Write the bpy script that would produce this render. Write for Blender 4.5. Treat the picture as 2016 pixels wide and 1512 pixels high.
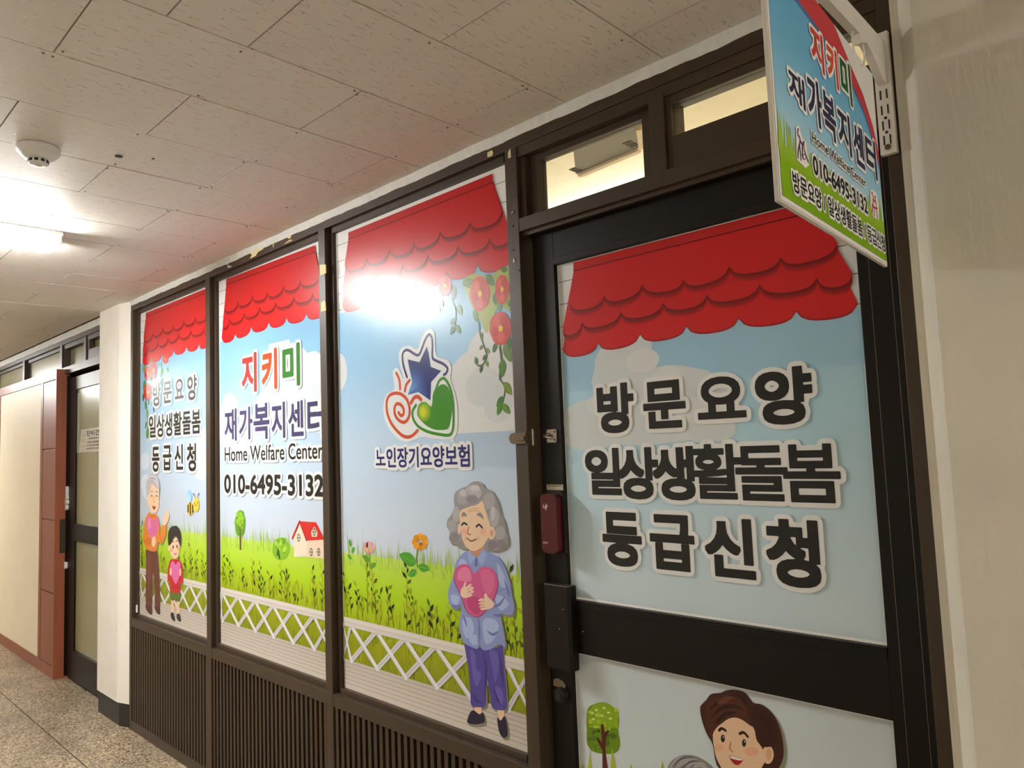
import bpy, bmesh, math, random
import numpy as np
from mathutils import Vector, Matrix
from mathutils.geometry import tessellate_polygon, delaunay_2d_cdt

random.seed(7)
for o in list(bpy.data.objects):
    bpy.data.objects.remove(o, do_unlink=True)
SC = bpy.context.scene
COL = SC.collection

# ------------------------------------------------------------------ camera
FPX, YAW, PIT, ROL = 1441.47, math.radians(43.825), math.radians(4.716), math.radians(-2.2255)
CZ = 1.465
def cam_axes():
    cy, sy, cp, sp = math.cos(YAW), math.sin(YAW), math.cos(PIT), math.sin(PIT)
    f = Vector((-sy*cp, cy*cp, sp)); r = Vector((cy, sy, 0)); u = r.cross(f)
    c, s = math.cos(ROL), math.sin(ROL)
    return c*r + s*u, -s*r + c*u, -f
CR, CU, CB = cam_axes()
cd = bpy.data.cameras.new('camera'); cam = bpy.data.objects.new('camera', cd); COL.objects.link(cam)
cd.sensor_fit = 'HORIZONTAL'; cd.sensor_width = 36; cd.lens = FPX/2016*36; cd.clip_start = .02
cam.matrix_world = Matrix(((CR.x, CU.x, CB.x, 0), (CR.y, CU.y, CB.y, 0), (CR.z, CU.z, CB.z, CZ), (0, 0, 0, 1)))
SC.camera = cam
# ------------------------------------------------------------------ world and exposure (corridor is closed: its lamps light it)
w = bpy.data.worlds.new('world'); SC.world = w; w.use_nodes = True
w.node_tree.nodes['Background'].inputs[0].default_value = (.95, .98, 1, 1)
w.node_tree.nodes['Background'].inputs[1].default_value = 0
SC.view_settings.view_transform = 'Standard'; SC.view_settings.look = 'None'
SC.view_settings.gamma = 1; SC.view_settings.use_curve_mapping = False
SC.view_settings.exposure = 0.74
LAMP_STRENGTH = 116.0          # corridor lamps' diffusers
SHOP_LAMP = 50.0              # lamp inside the shop

def ray(p):
    a, b = (p[0]-1008)/FPX, -(p[1]-756)/FPX
    return CR*a + CU*b - CB

# ------------------------------------------------------------------ helpers
def lin(c):
    return tuple(((x/255)/12.92 if x/255 <= .04045 else ((x/255+.055)/1.055)**2.4) for x in c)

def link(o, parent=None):
    COL.objects.link(o)
    if parent: o.parent = parent
    return o

def tag(o, label=None, cat=None, group=None, kind=None):
    if label: o['label'] = label
    if cat: o['category'] = cat
    if group: o['group'] = group
    if kind: o['kind'] = kind
    return o

def empty(name, loc=(0, 0, 0)):
    o = bpy.data.objects.new(name, None); o.empty_display_size = .05
    COL.objects.link(o); return o

class MB:
    def __init__(s): s.v = []; s.f = []; s.sm = []
    def add(s, vs, fs, smooth=False):
        n = len(s.v); s.v += [tuple(v) for v in vs]
        s.f += [tuple(i+n for i in f) for f in fs]; s.sm += [smooth]*len(fs)
    def box(s, x0, x1, y0, y1, z0, z1):
        s.add([(x, y, z) for x in (x0, x1) for y in (y0, y1) for z in (z0, z1)],
              [(0, 1, 3, 2), (4, 6, 7, 5), (0, 4, 5, 1), (2, 3, 7, 6), (0, 2, 6, 4), (1, 5, 7, 3)])
        return s
    def cyl(s, p0, p1, r0, r1=None, n=16, cap=True, smooth=True):
        r1 = r0 if r1 is None else r1
        p0, p1 = Vector(p0), Vector(p1); d = (p1-p0).normalized()
        a = d.orthogonal().normalized(); b = d.cross(a); vs = []
        for p, r in ((p0, r0), (p1, r1)):
            vs += [p + (a*math.cos(t*2*math.pi/n) + b*math.sin(t*2*math.pi/n))*r for t in range(n)]
        s.add(vs, [(i, (i+1) % n, n+(i+1) % n, n+i) for i in range(n)], smooth)
        if cap: s.add(vs[:n], [tuple(range(n))[::-1]]); s.add(vs[n:], [tuple(range(n))])
        return s
    def tube(s, pts, r, n=8):
        for a, b in zip(pts[:-1], pts[1:]): s.cyl(a, b, r, n=n)
        return s
    def lathe(s, prof, c, n=32):
        vs = []; k = len(prof)
        for i in range(n):
            t = i*2*math.pi/n
            vs += [(c[0]+r*math.cos(t), c[1]+r*math.sin(t), c[2]+z) for r, z in prof]
        s.add(vs, [(i*k+j, ((i+1) % n)*k+j, ((i+1) % n)*k+j+1, i*k+j+1) for i in range(n) for j in range(k-1)], True)
        return s
    def prism(s, poly, y0, y1):
        """poly in (x,z), extruded in y"""
        n = len(poly)
        tr = tessellate_polygon([[Vector((a, b, 0)) for a, b in poly]])
        s.add([(a, y0, b) for a, b in poly], tr); s.add([(a, y1, b) for a, b in poly], tr)
        s.add([(a, y0, b) for a, b in poly]+[(a, y1, b) for a, b in poly], [(i, (i+1) % n, n+(i+1) % n, n+i) for i in range(n)])
        return s
    def zprism(s, poly, z0, z1):
        n = len(poly)
        tr = tessellate_polygon([[Vector((a, b, 0)) for a, b in poly]])
        s.add([(a, b, z0) for a, b in poly], tr); s.add([(a, b, z1) for a, b in poly], tr)
        s.add([(a, b, z0) for a, b in poly]+[(a, b, z1) for a, b in poly], [(i, (i+1) % n, n+(i+1) % n, n+i) for i in range(n)])
        return s
    def build(s, name, mat, parent=None, bevel=0, fix=True):
        me = bpy.data.meshes.new(name); me.from_pydata(s.v, [], s.f)
        for p, q in zip(me.polygons, s.sm): p.use_smooth = q
        me.materials.append(mat)
        if fix:
            bm = bmesh.new(); bm.from_mesh(me); bmesh.ops.recalc_face_normals(bm, faces=bm.faces); bm.to_mesh(me); bm.free()
        o = link(bpy.data.objects.new(name, me), parent)
        if bevel:
            m = o.modifiers.new('bevel', 'BEVEL'); m.width = bevel; m.segments = 2; m.limit_method = 'ANGLE'
        return o

def B(name, mat, parent, *boxes, bevel=0):
    m = MB()
    for b in boxes: m.box(*b)
    return m.build(name, mat, parent, bevel)

# ------------------------------------------------------------------ materials
def new_mat(name):
    m = bpy.data.materials.new(name); m.use_nodes = True
    nt = m.node_tree; return m, nt, nt.nodes['Principled BSDF']

def mat(name, c, rough=.5, metal=0, spec=.5, noise=None, bump=None, emit=None, coat=0):
    """noise=(scale, amount, stretch) colour variation; bump=(scale, strength, stretch)"""
    m, nt, b = new_mat(name); L = nt.links
    b.inputs['Base Color'].default_value = (*lin(c), 1); b.inputs['Roughness'].default_value = rough
    b.inputs['Metallic'].default_value = metal; b.inputs['Specular IOR Level'].default_value = spec
    b.inputs['Coat Weight'].default_value = coat; b.inputs['Coat Roughness'].default_value = .08
    def coords(stretch):
        tc = nt.nodes.new('ShaderNodeTexCoord'); mp = nt.nodes.new('ShaderNodeMapping')
        mp.inputs['Scale'].default_value = stretch; L.new(tc.outputs['Object'], mp.inputs[0]); return mp
    if noise:
        mp = coords(noise[2] if len(noise) > 2 else (1, 1, 1))
        n = nt.nodes.new('ShaderNodeTexNoise'); n.inputs['Scale'].default_value = noise[0]; n.inputs['Detail'].default_value = 6
        L.new(mp.outputs[0], n.inputs['Vector'])
        mx = nt.nodes.new('ShaderNodeMix'); mx.data_type = 'RGBA'
        lo = lin([max(0, x*(1-noise[1])) for x in c]); hi = lin([min(255, x*(1+noise[1])) for x in c])
        mx.inputs[6].default_value = (*lo, 1); mx.inputs[7].default_value = (*hi, 1)
        L.new(n.outputs[0], mx.inputs[0]); L.new(mx.outputs[2], b.inputs['Base Color'])
    if bump:
        mp = coords(bump[2] if len(bump) > 2 else (1, 1, 1))
        n = nt.nodes.new('ShaderNodeTexNoise'); n.inputs['Scale'].default_value = bump[0]; n.inputs['Detail'].default_value = 5
        L.new(mp.outputs[0], n.inputs['Vector'])
        bp = nt.nodes.new('ShaderNodeBump'); bp.inputs['Strength'].default_value = bump[1]; bp.inputs['Distance'].default_value = .004
        L.new(n.outputs[0], bp.inputs['Height']); L.new(bp.outputs[0], b.inputs['Normal'])
    if emit:
        b.inputs['Emission Color'].default_value = (*emit[0], 1); b.inputs['Emission Strength'].default_value = emit[1]
    return m

def mat_print(name='printed_vinyl', rough=.28, spec=.42, trans=.2):
    m, nt, b = new_mat(name); L = nt.links
    at = nt.nodes.new('ShaderNodeAttribute'); at.attribute_name = 'Col'
    tc = nt.nodes.new('ShaderNodeTexCoord'); n = nt.nodes.new('ShaderNodeTexNoise')
    n.inputs['Scale'].default_value = 900; n.inputs['Detail'].default_value = 1
    L.new(tc.outputs['Object'], n.inputs['Vector'])
    L.new(at.outputs['Color'], b.inputs['Base Color'])
    b.inputs['Roughness'].default_value = rough; b.inputs['Specular IOR Level'].default_value = spec
    bp = nt.nodes.new('ShaderNodeBump'); bp.inputs['Strength'].default_value = .06; bp.inputs['Distance'].default_value = .0004
    L.new(n.outputs[0], bp.inputs['Height']); L.new(bp.outputs[0], b.inputs['Normal'])
    tr = nt.nodes.new('ShaderNodeBsdfTranslucent'); L.new(at.outputs['Color'], tr.inputs['Color'])
    mx = nt.nodes.new('ShaderNodeMixShader'); mx.inputs[0].default_value = trans
    L.new(b.outputs[0], mx.inputs[1]); L.new(tr.outputs[0], mx.inputs[2])
    L.new(mx.outputs[0], nt.nodes['Material Output'].inputs['Surface'])
    return m

def mat_tile():
    m, nt, b = new_mat('mineral_fibre_tile'); L = nt.links; N = nt.nodes
    tc = N.new('ShaderNodeTexCoord'); oi = N.new('ShaderNodeObjectInfo')
    sh = N.new('ShaderNodeVectorMath'); sh.operation = 'ADD'
    L.new(tc.outputs['Object'], sh.inputs[0])
    cx = N.new('ShaderNodeCombineXYZ'); mu = N.new('ShaderNodeMath'); mu.operation = 'MULTIPLY'; mu.inputs[1].default_value = 13
    L.new(oi.outputs['Random'], mu.inputs[0]); L.new(mu.outputs[0], cx.inputs[0]); L.new(mu.outputs[0], cx.inputs[2]); L.new(cx.outputs[0], sh.inputs[1])
    # worm grooves: thin wavy strokes lying along y
    mp = N.new('ShaderNodeMapping'); mp.inputs['Scale'].default_value = (42, 13, 1); L.new(sh.outputs[0], mp.inputs[0])
    wob = N.new('ShaderNodeTexNoise'); wob.inputs['Scale'].default_value = 40; L.new(sh.outputs[0], wob.inputs['Vector'])
    ws = N.new('ShaderNodeVectorMath'); ws.operation = 'MULTIPLY_ADD'; ws.inputs[1].default_value = (.8, .5, 0)
    L.new(wob.outputs['Color'], ws.inputs[0]); L.new(mp.outputs[0], ws.inputs[2])
    v = N.new('ShaderNodeTexVoronoi'); v.inputs['Scale'].default_value = 1.0; v.voronoi_dimensions = '2D'; v.inputs['Randomness'].default_value = .75
    L.new(ws.outputs[0], v.inputs['Vector'])
    # stroke mask from the position inside each cell
    df = N.new('ShaderNodeVectorMath'); df.operation = 'SUBTRACT'; L.new(ws.outputs[0], df.inputs[0]); L.new(v.outputs['Position'], df.inputs[1])
    sc = N.new('ShaderNodeVectorMath'); sc.operation = 'MULTIPLY'; sc.inputs[1].default_value = (26, 5.2, 0); L.new(df.outputs[0], sc.inputs[0])
    ln = N.new('ShaderNodeVectorMath'); ln.operation = 'LENGTH'; L.new(sc.outputs[0], ln.inputs[0])
    r1 = N.new('ShaderNodeMapRange'); r1.inputs[1].default_value = .75; r1.inputs[2].default_value = 1.05; r1.inputs[3].default_value = 1; r1.inputs[4].default_value = 0
    L.new(ln.outputs['Value'], r1.inputs[0])
    # pin holes
    v2 = N.new('ShaderNodeTexVoronoi'); v2.voronoi_dimensions = '2D'; v2.inputs['Scale'].default_value = 32; v2.inputs['Randomness'].default_value = 1
    L.new(sh.outputs[0], v2.inputs['Vector'])
    r2 = N.new('ShaderNodeMapRange'); r2.inputs[1].default_value = .045; r2.inputs[2].default_value = .07; r2.inputs[3].default_value = 1; r2.inputs[4].default_value = 0
    L.new(v2.outputs['Distance'], r2.inputs[0])
    pk = N.new('ShaderNodeMath'); pk.operation = 'GREATER_THAN'; pk.inputs[1].default_value = .55
    sp = N.new('ShaderNodeSeparateColor'); L.new(v2.outputs['Color'], sp.inputs[0]); L.new(sp.outputs[0], pk.inputs[0])
    pm = N.new('ShaderNodeMath'); pm.operation = 'MULTIPLY'; L.new(pk.outputs[0], pm.inputs[0]); L.new(r2.outputs[0], pm.inputs[1])
    mxm = N.new('ShaderNodeMath'); mxm.operation = 'MAXIMUM'; L.new(r1.outputs[0], mxm.inputs[0]); L.new(pm.outputs[0], mxm.inputs[1])
    st = N.new('ShaderNodeTexNoise'); st.inputs['Scale'].default_value = 3; st.inputs['Detail'].default_value = 5; L.new(sh.outputs[0], st.inputs['Vector'])
    bc = N.new('ShaderNodeMix'); bc.data_type = 'RGBA'; bc.inputs[6].default_value = (*lin((218, 211, 201)), 1); bc.inputs[7].default_value = (*lin((230, 224, 215)), 1)
    L.new(st.outputs[0], bc.inputs[0])
    gm = N.new('ShaderNodeMix'); gm.data_type = 'RGBA'; gm.inputs[7].default_value = (*lin((84, 72, 60)), 1)  # grime and the shade inside grooves and pin holes, both put into the colour
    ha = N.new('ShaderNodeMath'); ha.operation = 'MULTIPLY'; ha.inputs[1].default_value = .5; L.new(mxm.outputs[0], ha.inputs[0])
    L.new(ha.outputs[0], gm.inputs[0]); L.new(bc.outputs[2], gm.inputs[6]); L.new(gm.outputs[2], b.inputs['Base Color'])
    b.inputs['Roughness'].default_value = .55; b.inputs['Specular IOR Level'].default_value = .4
    bp = N.new('ShaderNodeBump'); bp.inputs['Strength'].default_value = .5; bp.inputs['Distance'].default_value = .002; bp.invert = True
    L.new(mxm.outputs[0], bp.inputs['Height']); L.new(bp.outputs[0], b.inputs['Normal'])
    return m

def mat_terrazzo():
    m, nt, b = new_mat('terrazzo'); L = nt.links; N = nt.nodes
    tc = N.new('ShaderNodeTexCoord')
    v = N.new('ShaderNodeTexVoronoi'); v.inputs['Scale'].default_value = 150; L.new(tc.outputs['Object'], v.inputs['Vector'])
    sp = N.new('ShaderNodeSeparateColor'); L.new(v.outputs['Color'], sp.inputs[0])
    cr = N.new('ShaderNodeValToRGB'); cr.color_ramp.interpolation = 'CONSTANT'
    e = cr.color_ramp.elements; e[0].position = 0; e[0].color = (*lin((84, 70, 54)), 1); e[1].position = .22; e[1].color = (*lin((150, 132, 106)), 1)
    for p, c in ((.5, (176, 156, 128)), (.72, (204, 184, 154)), (.9, (116, 100, 80))):
        x = e.new(p); x.color = (*lin(c), 1)
    L.new(sp.outputs[0], cr.inputs[0])
    n = N.new('ShaderNodeTexNoise'); n.inputs['Scale'].default_value = 2.2; n.inputs['Detail'].default_value = 6; L.new(tc.outputs['Object'], n.inputs['Vector'])
    mr = N.new('ShaderNodeMapRange'); mr.inputs[1].default_value = .35; mr.inputs[2].default_value = .7; mr.inputs[3].default_value = .72; mr.inputs[4].default_value = 1.2
    L.new(n.outputs[0], mr.inputs[0])
    mx = N.new('ShaderNodeMix'); mx.data_type = 'RGBA'; mx.blend_type = 'MULTIPLY'; mx.inputs[0].default_value = 1
    L.new(cr.outputs[0], mx.inputs[6]); L.new(mr.outputs[0], mx.inputs[7]); L.new(mx.outputs[2], b.inputs['Base Color'])
    b.inputs['Roughness'].default_value = .42
    return m

PRINT = mat_print(); PRINT_MATTE = mat_print('matte_sign_film', .6, .15, .02); TILE = mat_tile(); TERR = mat_terrazzo()
BRONZE = mat('bronze_aluminium', (60, 47, 34), .42, 0, .35, noise=(30, .12, (1, 1, .06)), bump=(220, .05, (1, 1, .05)))
BRONZE_DOOR = mat('dark_door_aluminium', (15, 10, 6), .42, 0, .22, noise=(24, .15, (1, 1, .06)), bump=(220, .04, (1, 1, .05)))  # door leaf's own finish, its tone deepened to carry shade in the colour
PLASTER = mat('white_plaster', (238, 234, 226), .75, noise=(7, .04), bump=(14, .5, (1, 1, .35)))
PAINT = mat('grey_beige_wall_paint', (208, 203, 188), .6, noise=(5, .05), bump=(75, .6, (1, 1, .2)))
CAULK = mat('white_caulk', (205, 205, 200), .6, noise=(40, .08), bump=(60, .5))
BLACKB = mat('black_base_paint', (38, 36, 35), .5, noise=(10, .2), bump=(20, .4))
CORR = mat('corridor_plaster', (236, 230, 218), .7, noise=(3, .04))
CREAM = mat('cream_shop_plaster', (240, 232, 206), .8, noise=(18, .03), bump=(30, .2))
WOOD = mat('red_brown_wood_veneer', (142, 78, 52), .4, noise=(26, .16, (1, 1, .08)), bump=(120, .06, (1, 1, .05)))
BOARD = mat('cream_board', (240, 228, 202), .5, noise=(4, .03), bump=(6, .05))
FROST = mat('green_frosted_glass', (150, 148, 112), .22, noise=(3, .06))
BLACK = mat('black_gap', (12, 11, 10), .8)
WHITEM = mat('white_painted_steel', (216, 212, 204), .4, noise=(20, .03))
PLASW = mat('white_plastic', (222, 220, 216), .35)
SLOT = mat('dark_slot', (22, 20, 20), .7)  # near-black colour on solid shapes stands in for the shade inside holes
STEEL = mat('worn_steel', (150, 142, 128), .3, 1)
BRASS = mat('brown_bronze_steel', (96, 82, 64), .4, .6)
REDLOCK = mat('glossy_red_plastic', (74, 3, 9), .25, spec=.25, coat=.12)
TAPE = mat('yellowed_tape', (214, 204, 150), .7, noise=(60, .1))
PAPER = mat('paper', (236, 230, 218), .8)
GREYP = mat('grey_plastic', (120, 116, 106), .5, noise=(40, .06))
BEIGEP = mat('beige_plastic', (226, 206, 178), .5)
DIFF = mat('lamp_diffuser', (250, 250, 250), .5, emit=((1.0, .985, .955), LAMP_STRENGTH))
SHOPD = mat('shop_lamp_diffuser', (250, 250, 250), .5, emit=((1.0, .96, .86), SHOP_LAMP))
def mat_glass():
    m, nt, b = new_mat('clear_glass'); L = nt.links
    t = nt.nodes.new('ShaderNodeBsdfTransparent'); g = nt.nodes.new('ShaderNodeBsdfGlossy'); g.inputs['Roughness'].default_value = .02
    mx = nt.nodes.new('ShaderNodeMixShader'); lw = nt.nodes.new('ShaderNodeFresnel'); lw.inputs[0].default_value = 1.35
    L.new(lw.outputs[0], mx.inputs[0]); L.new(t.outputs[0], mx.inputs[1]); L.new(g.outputs[0], mx.inputs[2])
    L.new(mx.outputs[0], nt.nodes['Material Output'].inputs['Surface']); return m
GLASS = mat_glass()

# ------------------------------------------------------------------ main dimensions (metres)
YF = 1.485                    # front of the shopfront frame
YG = 1.520                    # window posters
YD = 1.522                    # front of door leaf
YDG = 1.535                   # door posters
HC = 2.365                    # ceiling
X0, X1 = -12.0, 4.5           # corridor length
YB = -1.30                    # opposite corridor wall

# ------------------------------------------------------------------ room shell
fl = B('floor', BLACK, None, (X0, X1, YB, 1.62, -.10, -.004)); tag(fl, 'speckled brown terrazzo corridor floor with dark divider joints', 'floor', kind='structure')
def slab(x0, x1, y0, y1):
    B('floor_slab', TERR, fl, (x0+.0025, x1-.0025, y0+.0025, y1-.0025, -.02, 0))
xs = [-4.77+1.2*k for k in range(-6, 8)]
for a, b in zip(xs[:-1], xs[1:]):
    slab(a, b, 1.170, 1.62)
    slab(a, b, -.03, 1.170); slab(a, b, YB, -.03)
ce = B('ceiling', mat('ceiling_batten', (120, 100, 78), .8), None, (X0, X1, YB, 1.60, HC+.010, HC+.12)); tag(ce, 'suspended ceiling of staggered beige mineral fibre tiles', 'ceiling', kind='structure')
ROW, XJ = .3015, -.877        # tile strips run from wall to wall; one strip edge lies at XJ
meshes = {}
k0, k1 = int((X0-XJ)/ROW)-1, int((X1-XJ)/ROW)+1
for k in range(k0, k1):
    xa, xb = XJ+k*ROW, XJ+(k+1)*ROW
    if xb < -9.6 or xa > 2.0: continue
    y = 1.0385 + (0 if k % 2 else .3015) - 5*.603
    cuts = [yy for yy in [y+.603*j for j in range(12)] if YB < yy < 1.47]
    if k == -2: cuts.append(.5625)
    cuts = [YB] + sorted(cuts) + [1.49]
    for a, b in zip(cuts[:-1], cuts[1:]):
        g = .0017
        key = round(b-a, 4)
        if key not in meshes:
            m = MB().box(-ROW/2+g, ROW/2-g, -(b-a)/2+g, (b-a)/2-g, 0, .009)
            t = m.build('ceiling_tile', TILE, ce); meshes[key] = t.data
        else:
            t = link(bpy.data.objects.new('ceiling_tile', meshes[key]), ce)
        t.location = ((xa+xb)/2, (a+b)/2, HC + random.uniform(0, .0012))
        t.rotation_euler = (random.uniform(-.002, .002), random.uniform(-.003, .003), 0)
for a, b in ((X0, XJ+(-29)*ROW), (XJ+10*ROW, X1)):
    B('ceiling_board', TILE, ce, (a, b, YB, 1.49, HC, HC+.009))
for (x, y, r) in ((-2.29, .733, .011), (-2.245, .815, .004)):
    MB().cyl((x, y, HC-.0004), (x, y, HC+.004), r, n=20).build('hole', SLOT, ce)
# screw heads at tile corners
m = MB()
for k in range(-24, 3):
    for j in range(-2, 5):
        for dx, dy in ((-.02, .0), (.018, .012), (-.012, -.014)):
            if random.random() < .65:
                x, y = XJ+k*ROW+dx+random.uniform(-.006, .006), 1.0385-.3015*(j-2)+dy+random.uniform(-.004, .004)
                if YB < y < 1.46: m.cyl((x, y, HC-.0012), (x, y, HC+.002), .0028, n=6)
tag(m.build('tile_nail_heads', mat('nail_head', (120, 108, 94), .6), ce), kind='stuff')

tag(B('wall_back', CORR, None, (X0, X1, YB-.1, YB, 0, HC+.1)), 'plain plaster wall on the far side of the corridor', 'wall', kind='structure')
tag(B('wall_far', CORR, None, (X0-.1, X0, YB-.1, 1.7, 0, HC+.1)), 'plain plaster wall closing the far corridor end', 'wall', kind='structure')
tag(B('wall_near', CORR, None, (X1, X1+.1, YB-.1, 1.7, 0, HC+.1)), 'plain plaster wall closing the near corridor end', 'wall', kind='structure')

# left pillar between the two shops
pl = MB().zprism([(-4.872, 1.70), (-4.872, 1.462), (-4.868, 1.457), (-4.530, 1.457), (-4.512, 1.462), (-4.470, 1.476), (-4.424, 1.490), (-4.424, 1.70)], .125, HC+.004)
pl = pl.build('wall_left', PLASTER, None); tag(pl, 'white plastered pillar beside the shop windows', 'pillar', kind='structure')
bb = MB().zprism([(-4.868, 1.70), (-4.868, 1.464), (-4.518, 1.464), (-4.440, 1.488), (-4.440, 1.70)], 0, .135).build('baseboard_left', BLACKB, None)
tag(bb, 'black painted base band at the foot of the white pillar', 'baseboard', kind='structure')
# right pillar
pr = MB().zprism([(-.386, 1.70), (-.386, 1.481), (-.372, 1.483), (-.368, 1.480), (-.349, 1.458), (-.344, 1.455), (.02, 1.455), (.02, 1.70)], 0, HC+.004)
pr = pr.build('wall_right', PAINT, None); tag(pr, 'grey beige painted pillar with chamfered edge beside the door', 'pillar', kind='structure')
tag(B('wall_front', CORR, None, (.02, X1, 1.50, 1.70, 0, HC+.004)), 'plain corridor wall beyond the beige pillar', 'wall', kind='structure')

# white caulk strip under the ceiling
def caulk(name, x0, x1, y0, zlo, label):
    n = int((x1-x0)/.02); m = MB(); vs = []
    for i in range(n+1):
        x = x0+(x1-x0)*i/n
        w = zlo + .0010*math.sin(i*.37)+.0008*math.sin(i*.91+1)+random.uniform(-.0010, .0010)
        yo = y0+.001*math.sin(i*.6)
        vs += [(x, yo-.006, HC+.004), (x, yo-.003, (HC+w)/2), (x, yo, w), (x, y0+.03, w)]
    m.add(vs, [(i*4+j, i*4+4+j, i*4+5+j, i*4+1+j) for i in range(n) for j in range(3)])
    tag(m.build(name, CAULK, None), label, 'trim', kind='structure')
caulk('trim_1', -4.424, -.384, YF-.001, 2.3375, 'ragged white caulk strip between ceiling and the poster shopfront')
caulk('trim_2', -9.6, -4.872, 1.515, 2.325, 'white caulk strip between ceiling and the far shopfront')

# ------------------------------------------------------------------ shopfront frame (structure): rails, posts, fluted lower panels
sf = empty('wall_shopfront'); tag(sf, 'dark bronze aluminium shopfront frame with fluted lower panels', 'shopfront', kind='structure')
ZS0, ZS1, ZH = .550, .595, 2.309
B('header', BRONZE, sf, (-4.424, -.386, YF, 1.58, ZH, 2.3455), bevel=.0015)
posts = [(-4.424, -4.393), (-3.432, -3.385), (-2.424, -2.379), (-1.419, -1.374)]
for a, b in posts:
    B('post', BRONZE, sf, (a, b, YF-.0008, 1.58, 0, ZH), bevel=.0015)
B('post', BRONZE, sf, (-.412, -.386, YF+.002, 1.58, 0, ZH), bevel=.0015)
spans = [(-4.393, -3.432), (-3.385, -2.424), (-2.379, -1.419)]
slat_mesh = None
for a, b in spans:
    B('sill_rail', BRONZE, sf, (a, b, YF, 1.58, ZS0, ZS1), (a, b, YF+.012, YF+.016, ZS1, ZS1+.002), bevel=.001)
    B('base_rail', BRONZE, sf, (a, b, YF, 1.58, 0, .050), bevel=.001)
    B('infill_sheet', BRONZE, sf, (a, b, YF+.020, 1.56, .050, ZS0))
    n = 29; p = (b-a)/n
    for i in range(n):
        x = a+(i+.5)*p
        if slat_mesh is None:
            o = B('slat', BRONZE, sf, (-.0085, .0085, YF+.004, YF+.021, .050, ZS0), bevel=.001); slat_mesh = o.data
        else:
            o = link(bpy.data.objects.new('slat', slat_mesh), sf)
        o.location.x = x
# tape remnants, screws and scuffs on the frame
def frame_patch(name, px, y, material, parent, th=.0012):
    pts = []
    for p in px:
        d = ray(p); t = y/d.y; pts.append((d.x*t, CZ+d.z*t))
    return MB().prism(pts, y-th, y+.001).build(name, material, parent)
def cp(ox, oy, s, pts): return [(ox+a/s, oy+b/s) for a, b in pts]
K3 = (390, 430, 6.503)
for pts in ([(665, 435), (850, 360), (830, 395), (770, 430), (740, 480), (665, 515), (690, 470)], [(1130, 230), (1195, 210), (1190, 250), (1160, 262)],
            [(1100, 330), (1180, 270), (1215, 278), (1150, 310)], [(378, 560), (392, 560), (385, 605), (430, 605), (425, 622), (380, 635)], [(960, 290), (972, 288), (970, 365), (960, 370)],
            [(495, 510), (630, 455), (628, 462), (500, 517)]):
    frame_patch('tape_remnant', cp(*K3, pts), YF-.0005, TAPE if pts[0][0] != 378 else CAULK, sf)
for pts in ([(1560, 595), (1635, 590), (1640, 700), (1565, 740)], [(1580, 1070), (1630, 1050), (1640, 1180), (1575, 1195)]):
    frame_patch('tape_remnant', cp(*K3, pts), YF-.0012, TAPE, sf)
K5 = (960, 260, 5.04)
for pts in ([(0, 205), (45, 180), (58, 205), (45, 235), (0, 250)], [(205, 205), (225, 165), (233, 250), (205, 262)]):
    frame_patch('tape_remnant', cp(*K5, pts), YF-.0012, TAPE, sf)
for pts in ([(235, 795), (258, 778), (262, 800), (238, 815)], [(255, 1270), (265, 1245), (275, 1290), (252, 1295)]):
    frame_patch('chipped_spot', cp(*K5, pts), YF-.0012, STEEL, sf)
for p in ((253, 932), (260, 1172), (313, 1373)):
    d = ray((960+p[0]/5.04, 260+p[1]/5.04)); t = YF/d.y
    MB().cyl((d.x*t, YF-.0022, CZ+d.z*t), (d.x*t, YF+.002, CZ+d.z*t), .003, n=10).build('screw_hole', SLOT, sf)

# ------------------------------------------------------------------ windows 1-3: glazing beads + glass
wins = []
for i, (a, b) in enumerate(spans):
    wn = empty('window_%d' % (i+1)); tag(wn, 'fixed shop window in bronze glazing beads, window %s' % ['next to the white pillar', 'between the two middle posts', 'next to the door'][i], 'window', kind='structure')
    z0, z1 = ZS1, ZH
    B('glazing_bead', BRONZE, wn, (a, a+.022, YF+.021, YF+.045, z0, z1), bevel=.001)
    B('glazing_bead', BRONZE, wn, (b-.022, b, YF+.021, YF+.045, z0, z1), bevel=.001)
    B('glazing_bead', BRONZE, wn, (a+.022, b-.022, YF+.018, YF+.045, z0, z0+.020), bevel=.001)
    B('glazing_bead', BRONZE, wn, (a+.022, b-.022, YF+.018, YF+.045, z1-.020, z1), bevel=.001)
    B('glass_pane', GLASS, wn, (a+.005, b-.005, YG+.004, YG+.009, z0+.005, z1-.005))
    wins.append(wn)
MB().box(-4.371, -4.366, YF+.014, YF+.022, .625, .665).build('clip', WHITEM, wins[0])

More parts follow.
